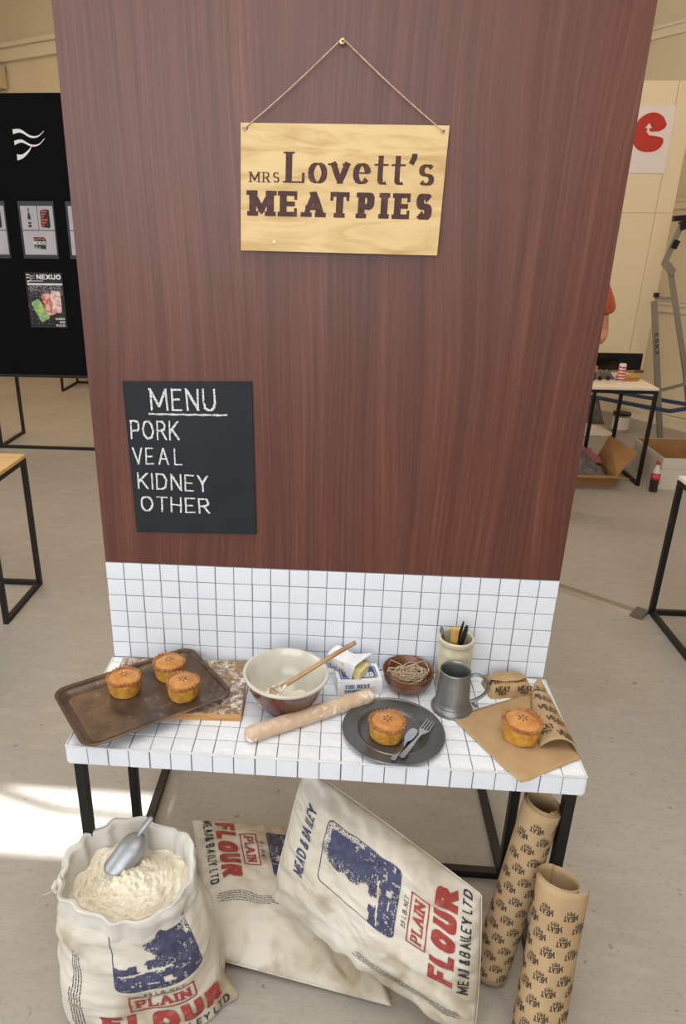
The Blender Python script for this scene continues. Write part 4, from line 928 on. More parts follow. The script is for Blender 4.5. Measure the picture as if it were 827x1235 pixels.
def pillow(name, corners, thick, seed, n=104, m=140, front_bias=.62, pinch=.05, wr=.010, floor_clamp=True, dents=()):
    """stuffed sack spanned by four 3D corners (BL, BR, TR, TL); returns front grid, back grid"""
    BLc, BRc, TRc, TLc = [np.array(c, float) for c in corners]
    nn = np.cross((BRc + TRc) - (BLc + TLc), (TLc + TRc) - (BLc + BRc)); nn /= np.linalg.norm(nn)
    U, V = np.meshgrid(np.linspace(0, 1, m), np.linspace(0, 1, n))
    # seam edges bow inwards between the corners
    Uw = U + pinch * (1 - 2 * U) * np.sin(PI * V) ** .8 * (np.abs(2 * U - 1) ** 2)
    Vw = V + pinch * (1 - 2 * V) * np.sin(PI * U) ** .8 * (np.abs(2 * V - 1) ** 2)
    B = (BLc[None, None] * ((1 - Uw) * (1 - Vw))[..., None] + BRc * (Uw * (1 - Vw))[..., None] + TRc * (Uw * Vw)[..., None] + TLc * ((1 - Uw) * Vw)[..., None])
    h = ((1 - np.abs(2 * U - 1) ** 3.0) * (1 - np.abs(2 * V - 1) ** 3.0)) ** .60
    e = np.minimum(np.minimum(U, 1 - U), np.minimum(V, 1 - V)); edgeband = np.exp(-(e / .10) ** 2)
    ang = np.arctan2(V - .5, U - .5); rad = np.sin(ang * 17 + 3 * fbm(seed + 9, n, m, 3, 2)) + .6 * np.sin(ang * 29 + 1)
    diag = np.sin((U * 5.5 + V * 3.2 + .35 * fbm(seed + 3, n, m, 3, 2)) * 2.2 * PI) * np.clip(fbm(seed + 4, n, m, 3, 2), 0, 1)
    wrk = wr * (fbm(seed, n, m, 4, 3) * .8 + fbm(seed + 1, n, m, 9, 3) * .35) * np.clip(e * 14, 0, 1) + wr * .50 * rad * edgeband * np.clip(e * 30, 0, 1) + wr * .35 * diag * np.clip(e * 12, 0, 1)
    for du, dv, r_, amp in dents: wrk = wrk - amp * np.exp(-(((U - du) ** 2 + (V - dv) ** 2) / r_ ** 2))
    F = B + nn * (thick * front_bias * h + wrk)[..., None]
    K = B - nn * (thick * (1 - front_bias) * h + wr * .5 * fbm(seed + 2, n, m, 5, 2) * np.clip(e * 14, 0, 1))[..., None]
    if floor_clamp: F[..., 2] = np.maximum(F[..., 2], .0015); K[..., 2] = np.maximum(K[..., 2], .001)
    return F, K, nn
def build_pillow(t, F, K, name='sack_cloth'):
    n, m = F.shape[:2]; mb = MB(); mb.grid(F); mb.grid(K, flip=True)
    def strip_(a, b): mb.add(list(a) + list(b), [(i, i + 1, len(a) + i + 1, len(a) + i) for i in range(len(a) - 1)], True)
    strip_(F[0], K[0]); strip_(F[-1], K[-1]); strip_(F[:, 0], K[:, 0]); strip_(F[:, -1], K[:, -1])
    o = mb.build(name, M_sack, t, fix=False)
    bm = bmesh.new(); bm.from_mesh(o.data); bmesh.ops.remove_doubles(bm, verts=bm.verts, dist=1e-5); bmesh.ops.recalc_face_normals(bm, faces=bm.faces); bm.to_mesh(o.data); bm.free()
    sm = MB()                                            # sewn seam along the border
    path = [p for p in F[0]] + [p for p in F[:, -1]][1:] + [p for p in F[-1][::-1]][1:] + [p for p in F[:, 0][::-1]][1:]
    sm.tube(path[::2] + [path[0]], .0016, 6); sm.build('seam', M_sack, t, fix=False)

def W(p): return (p[0], p[1], p[2] + H)
# sack lying flat at the back; local origin on the floor
o = (.48, -.25, 0)
def rel(c, o): return tuple(a - b for a, b in zip(c, o))
t = thing('flour_sack', 'stained cotton flour sack lying flat on the floor behind the other two', 'sack', o, group='flour sacks under the bench')
cB = [rel(c, o) for c in ((.195, .035, .060), (.325, -.395, .030), (.800, -.470, .012), (.700, .00, .055))]
F, K, nn = pillow('b', cB, .115, 21, front_bias=.70, wr=.012, pinch=.0)
build_pillow(t, F, K)
S = Surf(F); 
if S(.5, .5)[1].dot(nn) < 0: S = Surf(F, -1)
WB, LB = .45, .50
sack_print(lambda x, y: S((x + .012) / WB + .03, y * 1.10 / LB + .022), t, top=False, para='right')
# sack propped on it, print facing the viewer
o = (.74, -.32, 0)
t = thing('flour_sack', 'stained cotton flour sack propped across the flat sack, windmill print facing outward', 'sack', o, group='flour sacks under the bench')
cC = [rel(c, o) for c in ((.992, -.545, .018), (1.002, -.400, .335), (.562, -.215, .528), (.488, -.330, .185))]
F, K, nn = pillow('c', cC, .15, 44, front_bias=.66, wr=.015, pinch=-.012, dents=((.28, .62, .16, .018), (.12, .35, .12, .012), (.5, .93, .14, .010)))
build_pillow(t, F, K)
S = Surf(F)
if S(.5, .5)[1].dot(nn) < 0: S = Surf(F, -1)
sack_print(lambda x, y: S((x + .143) / .385, y / .505 + .01), t, top=True, para='left')

# open standing sack
o = (.15, -.45, 0)
t = thing('open_flour_sack', 'open cotton flour sack standing upright at the left, full of loose flour', 'sack', o)
n, m = 72, 168
TH = np.linspace(0, 2 * PI, m, endpoint=False)
nzA = fbm(61, n, m + 1, 5, 3)[:, :m]; nzB = fbm(62, n, m + 1, 12, 3)[:, :m]; bl = np.minimum(1, np.minimum(np.arange(m), m - np.arange(m)) / 12)
P = np.zeros((n, m, 3))
def sellip(a, rx, ry, e):
    c, s_ = math.cos(a), math.sin(a); k = (abs(c) ** e + abs(s_) ** e) ** (-1 / e); return rx * c * k, ry * s_ * k
YAW = math.radians(8)
for i in range(n):
    s_ = i / (n - 1); z = .0015 + .352 * s_
    rx = .198 - .040 * s_ ** 1.2 + .010 * math.sin(PI * s_); ry = .128 + .022 * math.sin(PI * s_ * .9) + .004 * s_; e = 2.9 - .8 * s_
    k0 = min(1, .80 + .9 * s_) if s_ < .25 else 1
    cx = .036 * (1 - s_) - .008; cy = -.035 * (1 - s_) + .012
    for j in range(m):
        a = TH[j]; x_, y_ = sellip(a, rx, ry, e); x_, y_ = x_ * math.cos(YAW) - y_ * math.sin(YAW), x_ * math.sin(YAW) + y_ * math.cos(YAW)
        w_ = (.008 * nzA[i, j] + .003 * nzB[i, j]) * bl[j] + .0035 * math.sin(a * 13 + 4 * s_ + 2 * nzA[i, j]) * s_ ** 2 + .003 * math.sin(a * 9 - 5 * s_) * (1 - s_)
        ear = .045 * math.exp(-((a - 6.05) / .14) ** 2) * math.exp(-(s_ / .16) ** 2)
        q = 1 + (w_ + ear) / math.hypot(x_, y_); f0 = .93 + .07 * min(1, s_ / .10) ** .5
        P[i, j] = (cx + x_ * q * f0, cy + y_ * q * f0, z + .004 * math.sin(a * 3 + 1) * s_)
mb = MB().grid(P, closed_u=True); mb.f.append(tuple(range(m))[::-1]); mb.sm.append(False); mb.mi.append(0)
mb.build('sack_cloth', M_sack, t, fix=True)
Pc = np.concatenate([P, P[:, :1]], 1); S = Surf(Pc)
if S(.75, .5)[1][1] > 0: S = Surf(Pc, -1)
def fA(x, y):                                            # arc length along the front, measured at mid height
    th = math.radians(-99) + (x - .034) / .158 * math.radians(63); th %= 2 * PI
    return S(th / (2 * PI), (y * .97) / .352)
sack_print(fA, t, top=False, para='left', px=-.034)
# rolled-over collar: inside wall, rim, folded flap
top = P[-1]; cen = top.mean(0); prof = [(.86, -.085), (.90, -.055), (.93, -.02), (.955, .015), (.985, .032), (1.02, .034), (1.045, .018), (1.055, -.010), (1.050, -.034), (1.035, -.036), (1.02, -.030)]
kk = len(prof); Cg = np.zeros((kk * 3 - 2, m, 3)); nzC = fbm(71, kk * 3 - 2, m + 1, 8, 3)[:, :m]
pf = [(prof[i][0] + (prof[i + 1][0] - prof[i][0]) * r / 3, prof[i][1] + (prof[i + 1][1] - prof[i][1]) * r / 3) for i in range(kk - 1) for r in range(3)] + [prof[-1]]
for i, (r, dz) in enumerate(pf):
    for j in range(m):
        a = TH[j]; v = top[j] - cen
        back = max(0, math.sin(a)); fold = .0030 * math.sin(a * 11 + 1.5 * math.sin(a * 3)) + .0014 * math.sin(a * 23 + 2) + .008 * nzC[i, j] * bl[j]
        rim_up = .018 * back + .008 * math.sin(2 * a + .8) + .006 * math.sin(5 * a)
        inn = 1 if r < .97 else 0
        hgt = max(0, (dz + .09) / .12)
        p = cen + v * (r + fold * (1.1 if dz > -.03 else .5) / np.linalg.norm(v) * .8); p[2] = top[j][2] + dz + rim_up * hgt * (1 if dz > -.02 else .6) + (.004 * math.sin(3 * a + 2) + .003 * math.sin(7 * a + 2)) * (r > 1.03)
        Cg[i, j] = p
o_ = MB().grid(Cg, closed_u=True).build('rolled_collar', M_sackin, t, fix=False); md = o_.modifiers.new('thick', 'SOLIDIFY'); md.thickness = .0012
MB().tube([(-.168, -.035, .375), (-.176, -.04, .360), (-.172, -.038, .345)], .006, 8).tube([(-.174, -.04, .352), (-.190, -.05, .349), (-.200, -.052, .346)], .0008, 5).build('tie_tape', M_sackin, t)
# loose flour
nn_, mm = 80, 200; Fl = np.zeros((nn_, mm, 3)); f1 = fbm(81, nn_, mm + 1, 14, 4)[:, :mm]; f2 = fbm(82, nn_, mm + 1, 34, 2)[:, :mm]; bl2 = np.minimum(1, np.minimum(np.arange(mm), mm - np.arange(mm)) / 8)
for i in range(nn_):
    r = i / (nn_ - 1)
    for j in range(mm):
        a = 2 * PI * j / mm; jj = int(j / mm * m); v = top[jj] - cen; p = cen + v * .925 * r
        x_, y_ = p[0], p[1]; lump = (.008 * f1[i, j] + .0045 * f2[i, j]) * (r > .02) * (bl2[j] * .85 + .15)
        p[2] = .332 + .028 * (1 - r ** 2) + .014 * math.sin(x_ * 26 + 1) * math.cos(y_ * 30) + lump * 1.1 - .010 * r
        Fl[i, j] = p
Fl[0, :, 2] = Fl[0, 0, 2]
tag(MB().grid(Fl, closed_u=True).build('loose_flour', M_flourpow, loc=o), 'heap of loose creamy white flour inside the open sack', 'flour', kind='stuff')
# aluminium scoop, face down in the flour
a0 = np.array((.118, -.405, .368)); a1 = np.array((.178, -.345, .436)); d = Vector(a1 - a0).normalized(); up = Vector((-.25, -.35, 1)); y_ = up.cross(d).normalized(); z_ = d.cross(y_)
sc_t = thing('flour_scoop', 'cast aluminium scoop stuck into the loose flour', 'scoop', tuple(a0)); sc_t.rotation_euler = Matrix((d, y_, z_)).transposed().to_euler()
n2, m2 = 26, 29; P = np.zeros((n2, m2, 3))
for i in range(n2):
    s_ = i / (n2 - 1); x = -.035 + .125 * s_; hw = .043 * (1 - max(0, (s_ - .55) / .45) ** 2.4 * .86) * (.94 + .06 * s_); hh = .036 * (1 - max(0, (s_ - .5) / .5) ** 2.2 * .80)
    for j in range(m2):
        a = PI * (-.06 + 1.12 * j / (m2 - 1)); P[i, j] = (x - .012 * math.cos(2 * a - PI) * (1 - s_), hw * math.cos(a), hh * math.sin(a) - .006)
o_ = MB().grid(P).build('scoop_bowl', M_alu, sc_t, fix=False); md = o_.modifiers.new('thick', 'SOLIDIFY'); md.thickness = .0018
MB().tube([P[0, j] for j in range(m2)], .0012, 6).build('scoop_lip', M_alu, sc_t); sc_t.scale = (.86, .86, .86)
MB().tube(smoothpath([(.078, 0, .008), (.092, 0, .010), (.112, 0, .011), (.134, 0, .009), (.142, 0, .007)]), [.006, .0065, .007, .0075, .008, .0085, .0088, .009, .009, .0092, .0095, .0095, .0095, .009, .0085, .007, .004], 12, flat=.75).build('handle', M_alu, sc_t)

# ================================================================== PRINTED PAPER ROLLS
def paper_roll(label, base, topc, r0, turns, gap, seed, name='paper_roll', tail=0, a_start=0.0, stamp_ang=.0, face=-100):
    base = Vector(base); topc = Vector(topc); ax = (topc - base); Ln = ax.length; ax.normalize()
    t = thing(name, label, 'paper roll', base, group='rolls of stamped wrapping paper'); t.rotation_euler = ax.to_track_quat('Z', 'Y').to_euler()
    N = int(turns * 48); nz = 26; P = np.zeros((nz, N + 1, 3)); arc_s = [0]
    for j in range(N + 1):
        k = j / 48; a = a_start - k * 2 * PI; r = r0 - gap * k
        if tail and k < .22: r += tail * ((.22 - k) / .22) ** 1.5
        for i in range(nz):
            u = i / (nz - 1); P[i, j] = (r * math.cos(a) * (1 + .02 * math.sin(u * 5 + seed)), r * math.sin(a), u * Ln + (.0045 * math.sin(a * 1.0 + seed) + .003 * k) * u)
    o_ = MB().grid(P).build('paper', M_kraftr, t, fix=False); md = o_.modifiers.new('thick', 'SOLIDIFY'); md.thickness = .0003
    Pp = P[:, :50]; S = Surf(Pp)
    pn = S(.5, .5); 
    if pn[1][0] * pn[0][0] + pn[1][1] * pn[0][1] < 0: S = Surf(Pp, -1)
    circ = 2 * PI * r0; Q = []; row = 0; z = .02; dx = .057; dz = .032
    while z < Ln - .035:
        x = (row % 2) * dx / 2 + (row * .0035) % dx
        while x < circ - .03:
            q = shift(stamp(.033, PI + .12), x + .016, z + .022)
            q = [([(xx, max(.001, min(Ln - .001, zz - (xx - circ / 2) * .06 * 0 + .30 * (xx % dx - dx / 2) * 0)) ) for xx, zz in r_], l) for r_, l in q]
            Q += q; x += dx
        z += dz; row += 1
    Q = [(r_, l) for r_, l in Q if all(.002 < xx < circ - .002 for xx, _ in r_)]
    d = decal('stamped_lettering', Q, lambda x, y: S((1 - x / circ) * (48 / 49), y / Ln), M_ink, t, eps=.0007); d['kind'] = 'stuff'
    return t
paper_roll('taller roll of stamped brown wrapping paper tucked under the right end of the bench', (1.066, -.352, .010), (1.136, -.322, .556), .0475, 3.6, .0034, 1, a_start=math.radians(20))
paper_roll('shorter roll of stamped brown wrapping paper leaning in front of the taller one', (1.125, -.545, .010), (1.166, -.420, .428), .0490, 1.75, .0030, 2, tail=.024, a_start=math.radians(195))

# ================================================================== NEIGHBOURING STANDS AND BACKGROUND
def box_part(lo, hi, name, m, p, bevel=.0015): return MB().box(lo, hi).build(name, m, p, bevel=bevel)
def frame_table(label, loc, x1, y1, h, topm, group=None, legs=None, name='display_table', rails=True, top_t=.018):
    t = thing(name, label, 'table', loc, group=group or 'black framed tables'); q = .025
    box_part((0, 0, h - top_t), (x1, y1, h), 'table_top', topm, t)
    for x in (.0, x1 - q):
        for y in (.0, y1 - q): box_part((x, y, 0), (x + q, y + q, h - top_t - .0005), 'leg', M_black, t)
        box_part((x, q, 0), (x + q, y1 - q, q), 'floor_rail', M_black, t)
        box_part((x, q, h - top_t - q - .0005), (x + q, y1 - q, h - top_t - .0005), 'top_rail', M_black, t)
    box_part((q, 0, h - top_t - q - .0005), (x1 - q, q, h - top_t - .0005), 'top_rail', M_black, t)
    box_part((q, y1 - q, h - top_t - q - .0005), (x1 - q, y1, h - top_t - .0005), 'top_rail', M_black, t)
    if rails: box_part((q, y1 - q, 0), (x1 - q, y1, q), 'floor_rail', M_black, t)
    return t
frame_table('black framed table with a pale wooden top at the left edge', (-2.18, 1.245, 0), 1.205, .435, .745, M_maple)
frame_table('black framed table with a whitish top at the right edge', (2.235, 1.22, 0), 1.2, .44, .745, M_whitetop)

# black display stand far left: frame plus panel
st = thing('black_display_stand', 'black display stand on the left carrying glossy prints and a small poster', 'display stand', (-2.5, 4.14, 0))
box_part((-1.05, .002, .655), (1.05, .020, 2.73), 'display_board', M_blackboard, st)
box_part((-1.05, -.01, .632), (1.05, .015, .657), 'top_rail', M_black, st)
box_part((-1.05, -.01, 0), (1.05, .015, .025), 'floor_rail', M_black, st)
for x in (-1.05, .14, 1.025):
    box_part((x, .46, 0), (x + .025, .485, .63), 'leg', M_black, st)
    box_part((x, .015, 0), (x + .025, .46, .025), 'floor_rail', M_black, st)
    box_part((x, -.01, .025), (x + .025, .015, .632), 'leg', M_black, st)
    box_part((x, .015, .607), (x + .025, .46, .632), 'top_rail', M_black, st)
# swoosh emblem on the black board (local x = world + 2.5)
fm = FRONT(0, .002, 0)
def swoosh(pts, w0, w1, steps=14):
    p = smoothpath([(x, 0, z) for x, z in pts], 5); out = []; N = len(p)
    for i in range(N - 1):
        a, b = p[i], p[i + 1]; ta = w0 + (w1 - w0) * (i / (N - 1)) ** .7; tb = w0 + (w1 - w0) * ((i + 1) / (N - 1)) ** .7
        out.append(([(a.x, a.z - ta / 2), (b.x, b.z - tb / 2), (b.x, b.z + tb / 2), (a.x, a.z + ta / 2)], 0))
    return out
def logo(x, z, s):
    Q = swoosh([(x, z), (x + .06 * s, z + .005 * s), (x + .13 * s, z - .032 * s), (x + .19 * s, z - .03 * s), (x + .24 * s, z + .005 * s)], .034 * s, .004 * s)
    Q += swoosh([(x + .002 * s, z - .075 * s), (x + .06 * s, z - .062 * s), (x + .13 * s, z - .092 * s), (x + .19 * s, z - .085 * s), (x + .24 * s, z - .045 * s)], .030 * s, .004 * s)
    Q += swoosh([(x + .01 * s, z - .172 * s), (x + .055 * s, z - .165 * s), (x + .11 * s, z - .125 * s), (x + .135 * s, z - .09 * s)], .045 * s, .006 * s)
    return Q
decal('white_emblem', logo(-1.898 + 2.5, 2.476, 1.0), fm, M_white, st, eps=.002)
for k, (x0, w_) in enumerate(((.180, .285), (.571, .285), (.950, .285))):
    fr = thing('framed_print', ('glossy bordered product print on the black board, cut off by the left edge', 'glossy bordered product print in the middle of the black board, above the small poster', 'glossy bordered product print half hidden behind the walnut panel')[k], 'print', (-2.5 + x0, 4.14, 1.58), group='framed prints on the black board')
    box_part((0, -.004, 0), (w_, .0015, .42), 'border', M_frame_pr, fr, bevel=.001)
    for (a, b, c, d) in ((.018, .030, w_ - .010, .206), (.018, .212, .148, .386), (.153, .212, w_ - .010, .386)): box_part((a, -.006, b), (c, -.0041, d), 'photo', M_photo, fr, bevel=0)
    fm2 = FRONT(0, -.006, 0)
    decal('pictured_bottle', [([(.070 + .0, .232), (.094, .232), (.094, .310), (.087, .335), (.086, .372), (.078, .372), (.077, .335), (.070, .310)], 0)], fm2, M_blk, fr, eps=.001)
    decal('pictured_bottle_label', [rect(.071, .250, .093, .256, 0), rect(.071, .270, .093, .288, 0), rect(.078, .340, .086, .346, 0)], fm2, M_photo, fr, eps=.0016)
    decal('pictured_tin', [([(.178, .232), (.236, .226), (.246, .236), (.246, .350), (.236, .362), (.178, .356), (.172, .346), (.172, .240)], 0)], fm2, M_ink, fr, eps=.001)
    decal('pictured_tin_label', [rect(.176, .240 + .02 * i, .200 + .014 * ((i * 7) % 3), .252 + .02 * i, 0) for i in range(6)], fm2, M_canred, fr, eps=.0016)
    decal('pictured_box', [([(.095, .080), (.190, .070), (.198, .140), (.182, .160), (.100, .160)], 0)], fm2, M_ink, fr, eps=.001)
    q, wd = text('NEXUO', .026, .2, .2, gap=.2, xs=.9); decal('pictured_box_lettering', shift(q, .098, .104, 0, 1, .092 / wd), fm2, M_white, fr, eps=.0022)
    decal('pictured_box_colour', [rect(.097, .138, .120, .150), rect(.125, .142, .160, .154), rect(.165, .138, .185, .150)], fm2, M_canred, fr, eps=.0016)
    decal('pictured_box_colour', [rect(.097, .078, .122, .096), rect(.130, .078, .150, .090), rect(.097, .120, .110, .136)], fm2, mat('box_green_%d' % k, (92, 150, 116), .5), fr, eps=.0018)
po = thing('small_poster', 'small black poster with three neon drink cans and white lettering on the black board', 'poster', (-2.5 + .56, 4.14, 1.045))
box_part((0, -.002, 0), (.305, .0015, .43), 'sheet', mat('black_poster', (14, 14, 16), .5), po, bevel=0)
fm3 = FRONT(0, -.002, 0)
q, wd = text('NEXUO', .038, .24, .2, gap=.2, xs=1.1); decal('white_lettering', shift(q, .094, .378, 0, 1, .198 / wd), fm3, M_white, po)
decal('white_emblem', logo(.010, .412, .30), fm3, M_white, po)
decal('white_band', [rect(.012, .334, .300, .348, 0)] + [rect(.014 + .006 * i, .362, .018 + .006 * i, .368, 1) for i in range(22)], fm3, M_white, po)
g = random.Random(9); decal('splash_speckle', [rect(x, z, x + g.uniform(.002, .007), z + g.uniform(.002, .006), 0) for x, z in ((g.uniform(.015, .29), .334 - abs(g.gauss(0, .045))) for _ in range(420))] +
      [rect(x, z, x + .005, z + .004, 0) for x, z in ((.145 + g.gauss(0, .08), .15 + g.gauss(0, .06)) for _ in range(120)) if 0 < x < .29 and .02 < z < .3], fm3, M_photo, po)['kind'] = 'stuff'
for (cx, cz, tilt, c1, c2, nm) in ((.095, .135, .45, (190, 208, 110), (120, 170, 130), 'pictured_green_can'), (.170, .185, .22, (206, 96, 80), (226, 190, 180), 'pictured_red_can'), (.235, .205, -.02, (214, 160, 158), (240, 220, 220), 'pictured_pink_can')):
    c, s_ = math.cos(tilt), math.sin(tilt); body = [(-.034, -.085), (.034, -.085), (.040, -.075), (.040, .07), (.030, .086), (-.030, .086), (-.040, .07), (-.040, -.075)]
    decal(nm, [([(cx + x * c - z * s_, cz + x * s_ + z * c) for x, z in body], 0)], fm3, mat(nm, c1, .4, var=c2, scale=34, lo=.45, hi=.55), po, eps=.001 + .0002 * cx)
for i, s_ in enumerate(('Sum', '2025', 'Rel')):
    pass
for i, (s_, w_) in enumerate((('SUMMER', .075), ('2025', .044), ('RELEASE', .075))):
    q, wd = text(s_, .017, .2, .18, gap=.24, xs=.8); decal('white_lettering', shift(q, .290 - w_, .062 - i * .026, 0, 1, w_ / wd), fm3, M_white, po)
# farther black frame seen under the board
frame_table('low black frame stand glimpsed far behind the black display stand', (-2.66, 6.40, 0), 1.2, .52, .66, M_black, name='frame_stand')
MB().tube([(-2.58, 6.52, .012), (-2.30, 6.60, .012), (-2.1, 6.62, .012)], .009, 6).tube([(-2.2, 6.60, .03), (-2.0, 6.64, .03)], .02, 6)

# ---- right background
wbd = thing('white_display_board', 'large off-white display board in the right background carrying the red-lettered poster', 'display board', (1.9, 5.0, 0))
box_part((0, 0, .62), (1.288, .02, 1.952), 'lower_sheet', M_wboard, wbd, bevel=.002); box_part((0, 0, 1.955), (1.288, .02, 2.915), 'upper_sheet', M_wboard, wbd, bevel=.002)
box_part((1.291, 0, .62), (1.43, .02, 1.952), 'edge_sheet', M_wboard, wbd, bevel=.002); box_part((1.291, 0, 1.955), (1.43, .02, 2.915), 'edge_sheet', M_wboard, wbd, bevel=.002)
for x in (.05, 1.0): box_part((x, .02, 0), (x + .025, .045, .9), 'support', M_black, wbd)
pst = thing('red_logo_poster', 'pale poster with a fat red rounded letter pierced by a white arrow', 'poster', (2.62, 4.998, 2.255))
box_part((0, -.003, 0), (.580, 0, .485), 'sheet', M_poster, pst, bevel=0)
fm = FRONT(0, -.003, 0)
# world x = 2.62 + local; letter centre about 3.05
cx, cz = .405, .290
P = smoothpath([(cx + .128, 0, cz + .050), (cx + .060, 0, cz + .002), (cx + .0, 0, cz - .004), (cx - .010, 0, cz + .012), (cx - .0, 0, cz + .030)][:1], 1) if False else None
ring_ = [(cx + .125, cz + .060), (cx + .085, cz + .120), (cx + .01, cz + .150), (cx - .07, cz + .125), (cx - .125, cz + .055), (cx - .130, cz - .03), (cx - .085, cz - .105), (cx - .01, cz - .135), (cx + .075, cz - .125), (cx + .118, cz - .080), (cx + .112, cz - .035), (cx + .06, cz - .020)]
outer = [(p.x, p.z) for p in smoothpath([(x, 0, z) for x, z in ring_], 4)]
inner = [(cx + .0, cz - .012), (cx - .022, cz + .01), (cx - .022, cz + .04), (cx - .006, cz + .04), (cx - .006, cz + .022), (cx + .01, cz + .012), (cx + .075, cz + .014), (cx + .112, cz + .034)]
decal('red_letter', [(outer + inner, 0)], fm, M_postred, pst, eps=.0015)
decal('white_arrow', [([(cx - .040, cz + .038), (cx + .012, cz + .038), (cx - .014, cz + .075)], 0)], fm, M_poster, pst, eps=.0025)
q, wd = text('tails', .075, .16, .15, gap=.22, xs=.8, slant=.2); decal('red_lettering', shift(q, .255 - .125, .150, 0, 1, .150 / wd), fm, M_postred, pst, eps=.0015)

tb = frame_table('black framed white table in the right background cluttered with small things', (1.75, 3.655, 0), 1.18, .66, .755, M_whitetop, rails=False)
box_part((.93, .60, 0), (.955, .625, .71), 'leg', M_black, tb)
# flat screen propped at the table's rear
t = thing('flat_screen', 'black flat screen standing on the rear of the cluttered background table', 'screen', (2.36, 4.26, .7555))
box_part((0, 0, .0), (.655, .02, .152), 'screen_panel', M_screen, t, bevel=.003); box_part((0, .02, .02), (.655, .05, .13), 'housing', M_black, t, bevel=.004)
zt2 = .7555
t = thing('drink_can', 'slim red and white drink can standing on the background table', 'can', (2.722, 3.86, zt2))
MB().lathe([(.022, 0), (.0265, .006), (.0265, .128), (.022, .138), (.020, .138), (.0195, .134), (0, .134)], 28).build('can_body', M_canwhite, t)
for i in range(5): MB().lathe([(.0267, .014 + i * .023), (.0267, .014 + i * .023 + .013)], 28, caps=False).build('red_band', M_canred, t)
t = thing('ochre_case', 'ochre yellow oblong case lying at the right of the drink can', 'case', (2.80, 3.93, zt2), (0, 0, .08))
box_part((-.085, -.03, 0), (.085, .03, .045), 'case_body', M_yel, t, bevel=.02); box_part((-.08, -.031, .020), (.08, .031, .0235), 'case_seam', M_brownstuff, t, bevel=0)
t = thing('wooden_brush', 'dark brush lying on the ochre case', 'brush', (2.80, 3.99, zt2 + .046), (0, 0, .03))
MB().tube([(-.12, 0, .012), (.0, 0, .012), (.07, 0, .012)], [.006, .008, .010], 8).build('handle', M_card, t); box_part((.06, -.012, .003), (.13, .012, .022), 'bristles', M_brownstuff, t)
t = thing('glove_heap', 'crumpled grey cloth heaped in front of the flat screen', 'cloth', (2.60, 4.02, zt2))
n = 22; P = np.zeros((n, n, 3)); z3 = fbm(91, n, n, 5, 3)
for i in range(n):
    for j in range(n):
        u, v = j / (n - 1), i / (n - 1); P[i, j] = ((u - .5) * .24, (v - .5) * .16, .001 + max(0, (.062 + .035 * z3[i, j])) * (math.sin(PI * u) * math.sin(PI * v)) ** .6)
MB().grid(P).build('cloth', M_grey, t, fix=False)
t = thing('sunglasses', 'dark brown spectacles lying on the background table', 'glasses', (2.60, 3.86, zt2 + .002), (0, 0, .2))
for s_ in (-1, 1): MB().lathe([(0, 0), (.017, 0), (.017, .003), (0, .003)], 18).build('lens', M_screen, t, loc=(s_ * .032, 0, .024), rot=(PI / 2 - .3, 0, 0)); MB().tube([(s_ * .058, 0, .026), (s_ * .056, .06, .014), (s_ * .05, .11, .004)], .003, 6).build('arm', M_brownstuff, t)
MB().tube([(-.008, 0, .03), (0, 0, .034), (.008, 0, .03)], .002, 6).build('bridge', M_brownstuff, t)
t = thing('brown_pouch', 'small brown leather pouch at the left of the background table', 'pouch', (2.50, 3.90, zt2))
box_part((-.05, -.03, 0), (.045, .03, .12), 'pouch_body', M_brownstuff, t, bevel=.018); box_part((-.051, -.034, .07), (.046, -.028, .115), 'pouch_flap', M_card, t, bevel=.002)

# blue trestle behind the table
t = thing('blue_trestle', 'blue steel trestle frame behind the cluttered background table', 'trestle', (2.85, 4.75, 0), (0, 0, 0))
def wp(x, y, z): return (x - 2.85, y - 4.75, z)
MB().bar(wp(2.62, 4.94, .452), wp(3.30, 4.24, .452), .022, .030).build('rail', M_blueS, t); MB().bar(wp(3.02, 5.03, .452), wp(3.62, 4.44, .452), .022, .030).build('rail', M_blueS, t)
MB().bar(wp(2.62, 4.94, .452), wp(3.02, 5.03, .452), .022, .030).build('rail', M_blueS, t); MB().bar(wp(3.30, 4.24, .452), wp(3.62, 4.44, .452), .022, .030).build('rail', M_blueS, t)
for x, y in ((2.62, 4.94), (3.62, 4.44)): box_part(wp(x - .012, y - .012, 0), wp(x + .012, y + .012, .44), 'leg', M_blueS, t)
box_part(wp(3.193, 4.326, 0), wp(3.217, 4.350, .44), 'leg', M_blueS, t)
# ladder
t = thing('folding_ladder', 'grey aluminium folding stepladder standing at the right edge behind the boxes', 'ladder', (3.3, 4.5, 0))
def lp(x, y, z): return (x - 3.3, y - 4.5, z + H)
MB().bar(lp(3.115, 4.50, .60), lp(3.42, 4.50, -.687), .045, .022, (0, 1, 0)).build('stile', M_ladder, t)
MB().bar(lp(3.185, 4.52, .88), lp(3.48, 4.52, .05), .040, .022, (0, 1, 0)).bar(lp(3.48, 4.52, .05), lp(3.70, 4.52, -.687), .040, .022, (0, 1, 0)).build('stile', M_ladder, t)
MB().bar(lp(3.215, 4.5, 1.19), lp(3.135, 4.5, .88), .040, .022, (0, 1, 0)).build('upper_stile', M_ladder, t)
MB().bar(lp(3.13, 4.49, .90), lp(3.215, 4.49, .82), .05, .03, (0, 1, 0)).build('hinge_plate', M_ladder, t)
MB().bar(lp(3.14, 4.5, 1.215), lp(3.36, 4.5, 1.235), .045, .04).build('top_cap', M_black, t); MB().bar(lp(3.195, 4.485, 1.06), lp(3.175, 4.485, 1.0), .042, .03, (0, 1, 0)).build('black_clip', M_black, t)
MB().bar(lp(3.215, 4.49, 1.20), lp(3.235, 4.49, 1.14), .06, .05, (0, 1, 0)).build('black_joint', M_black, t)
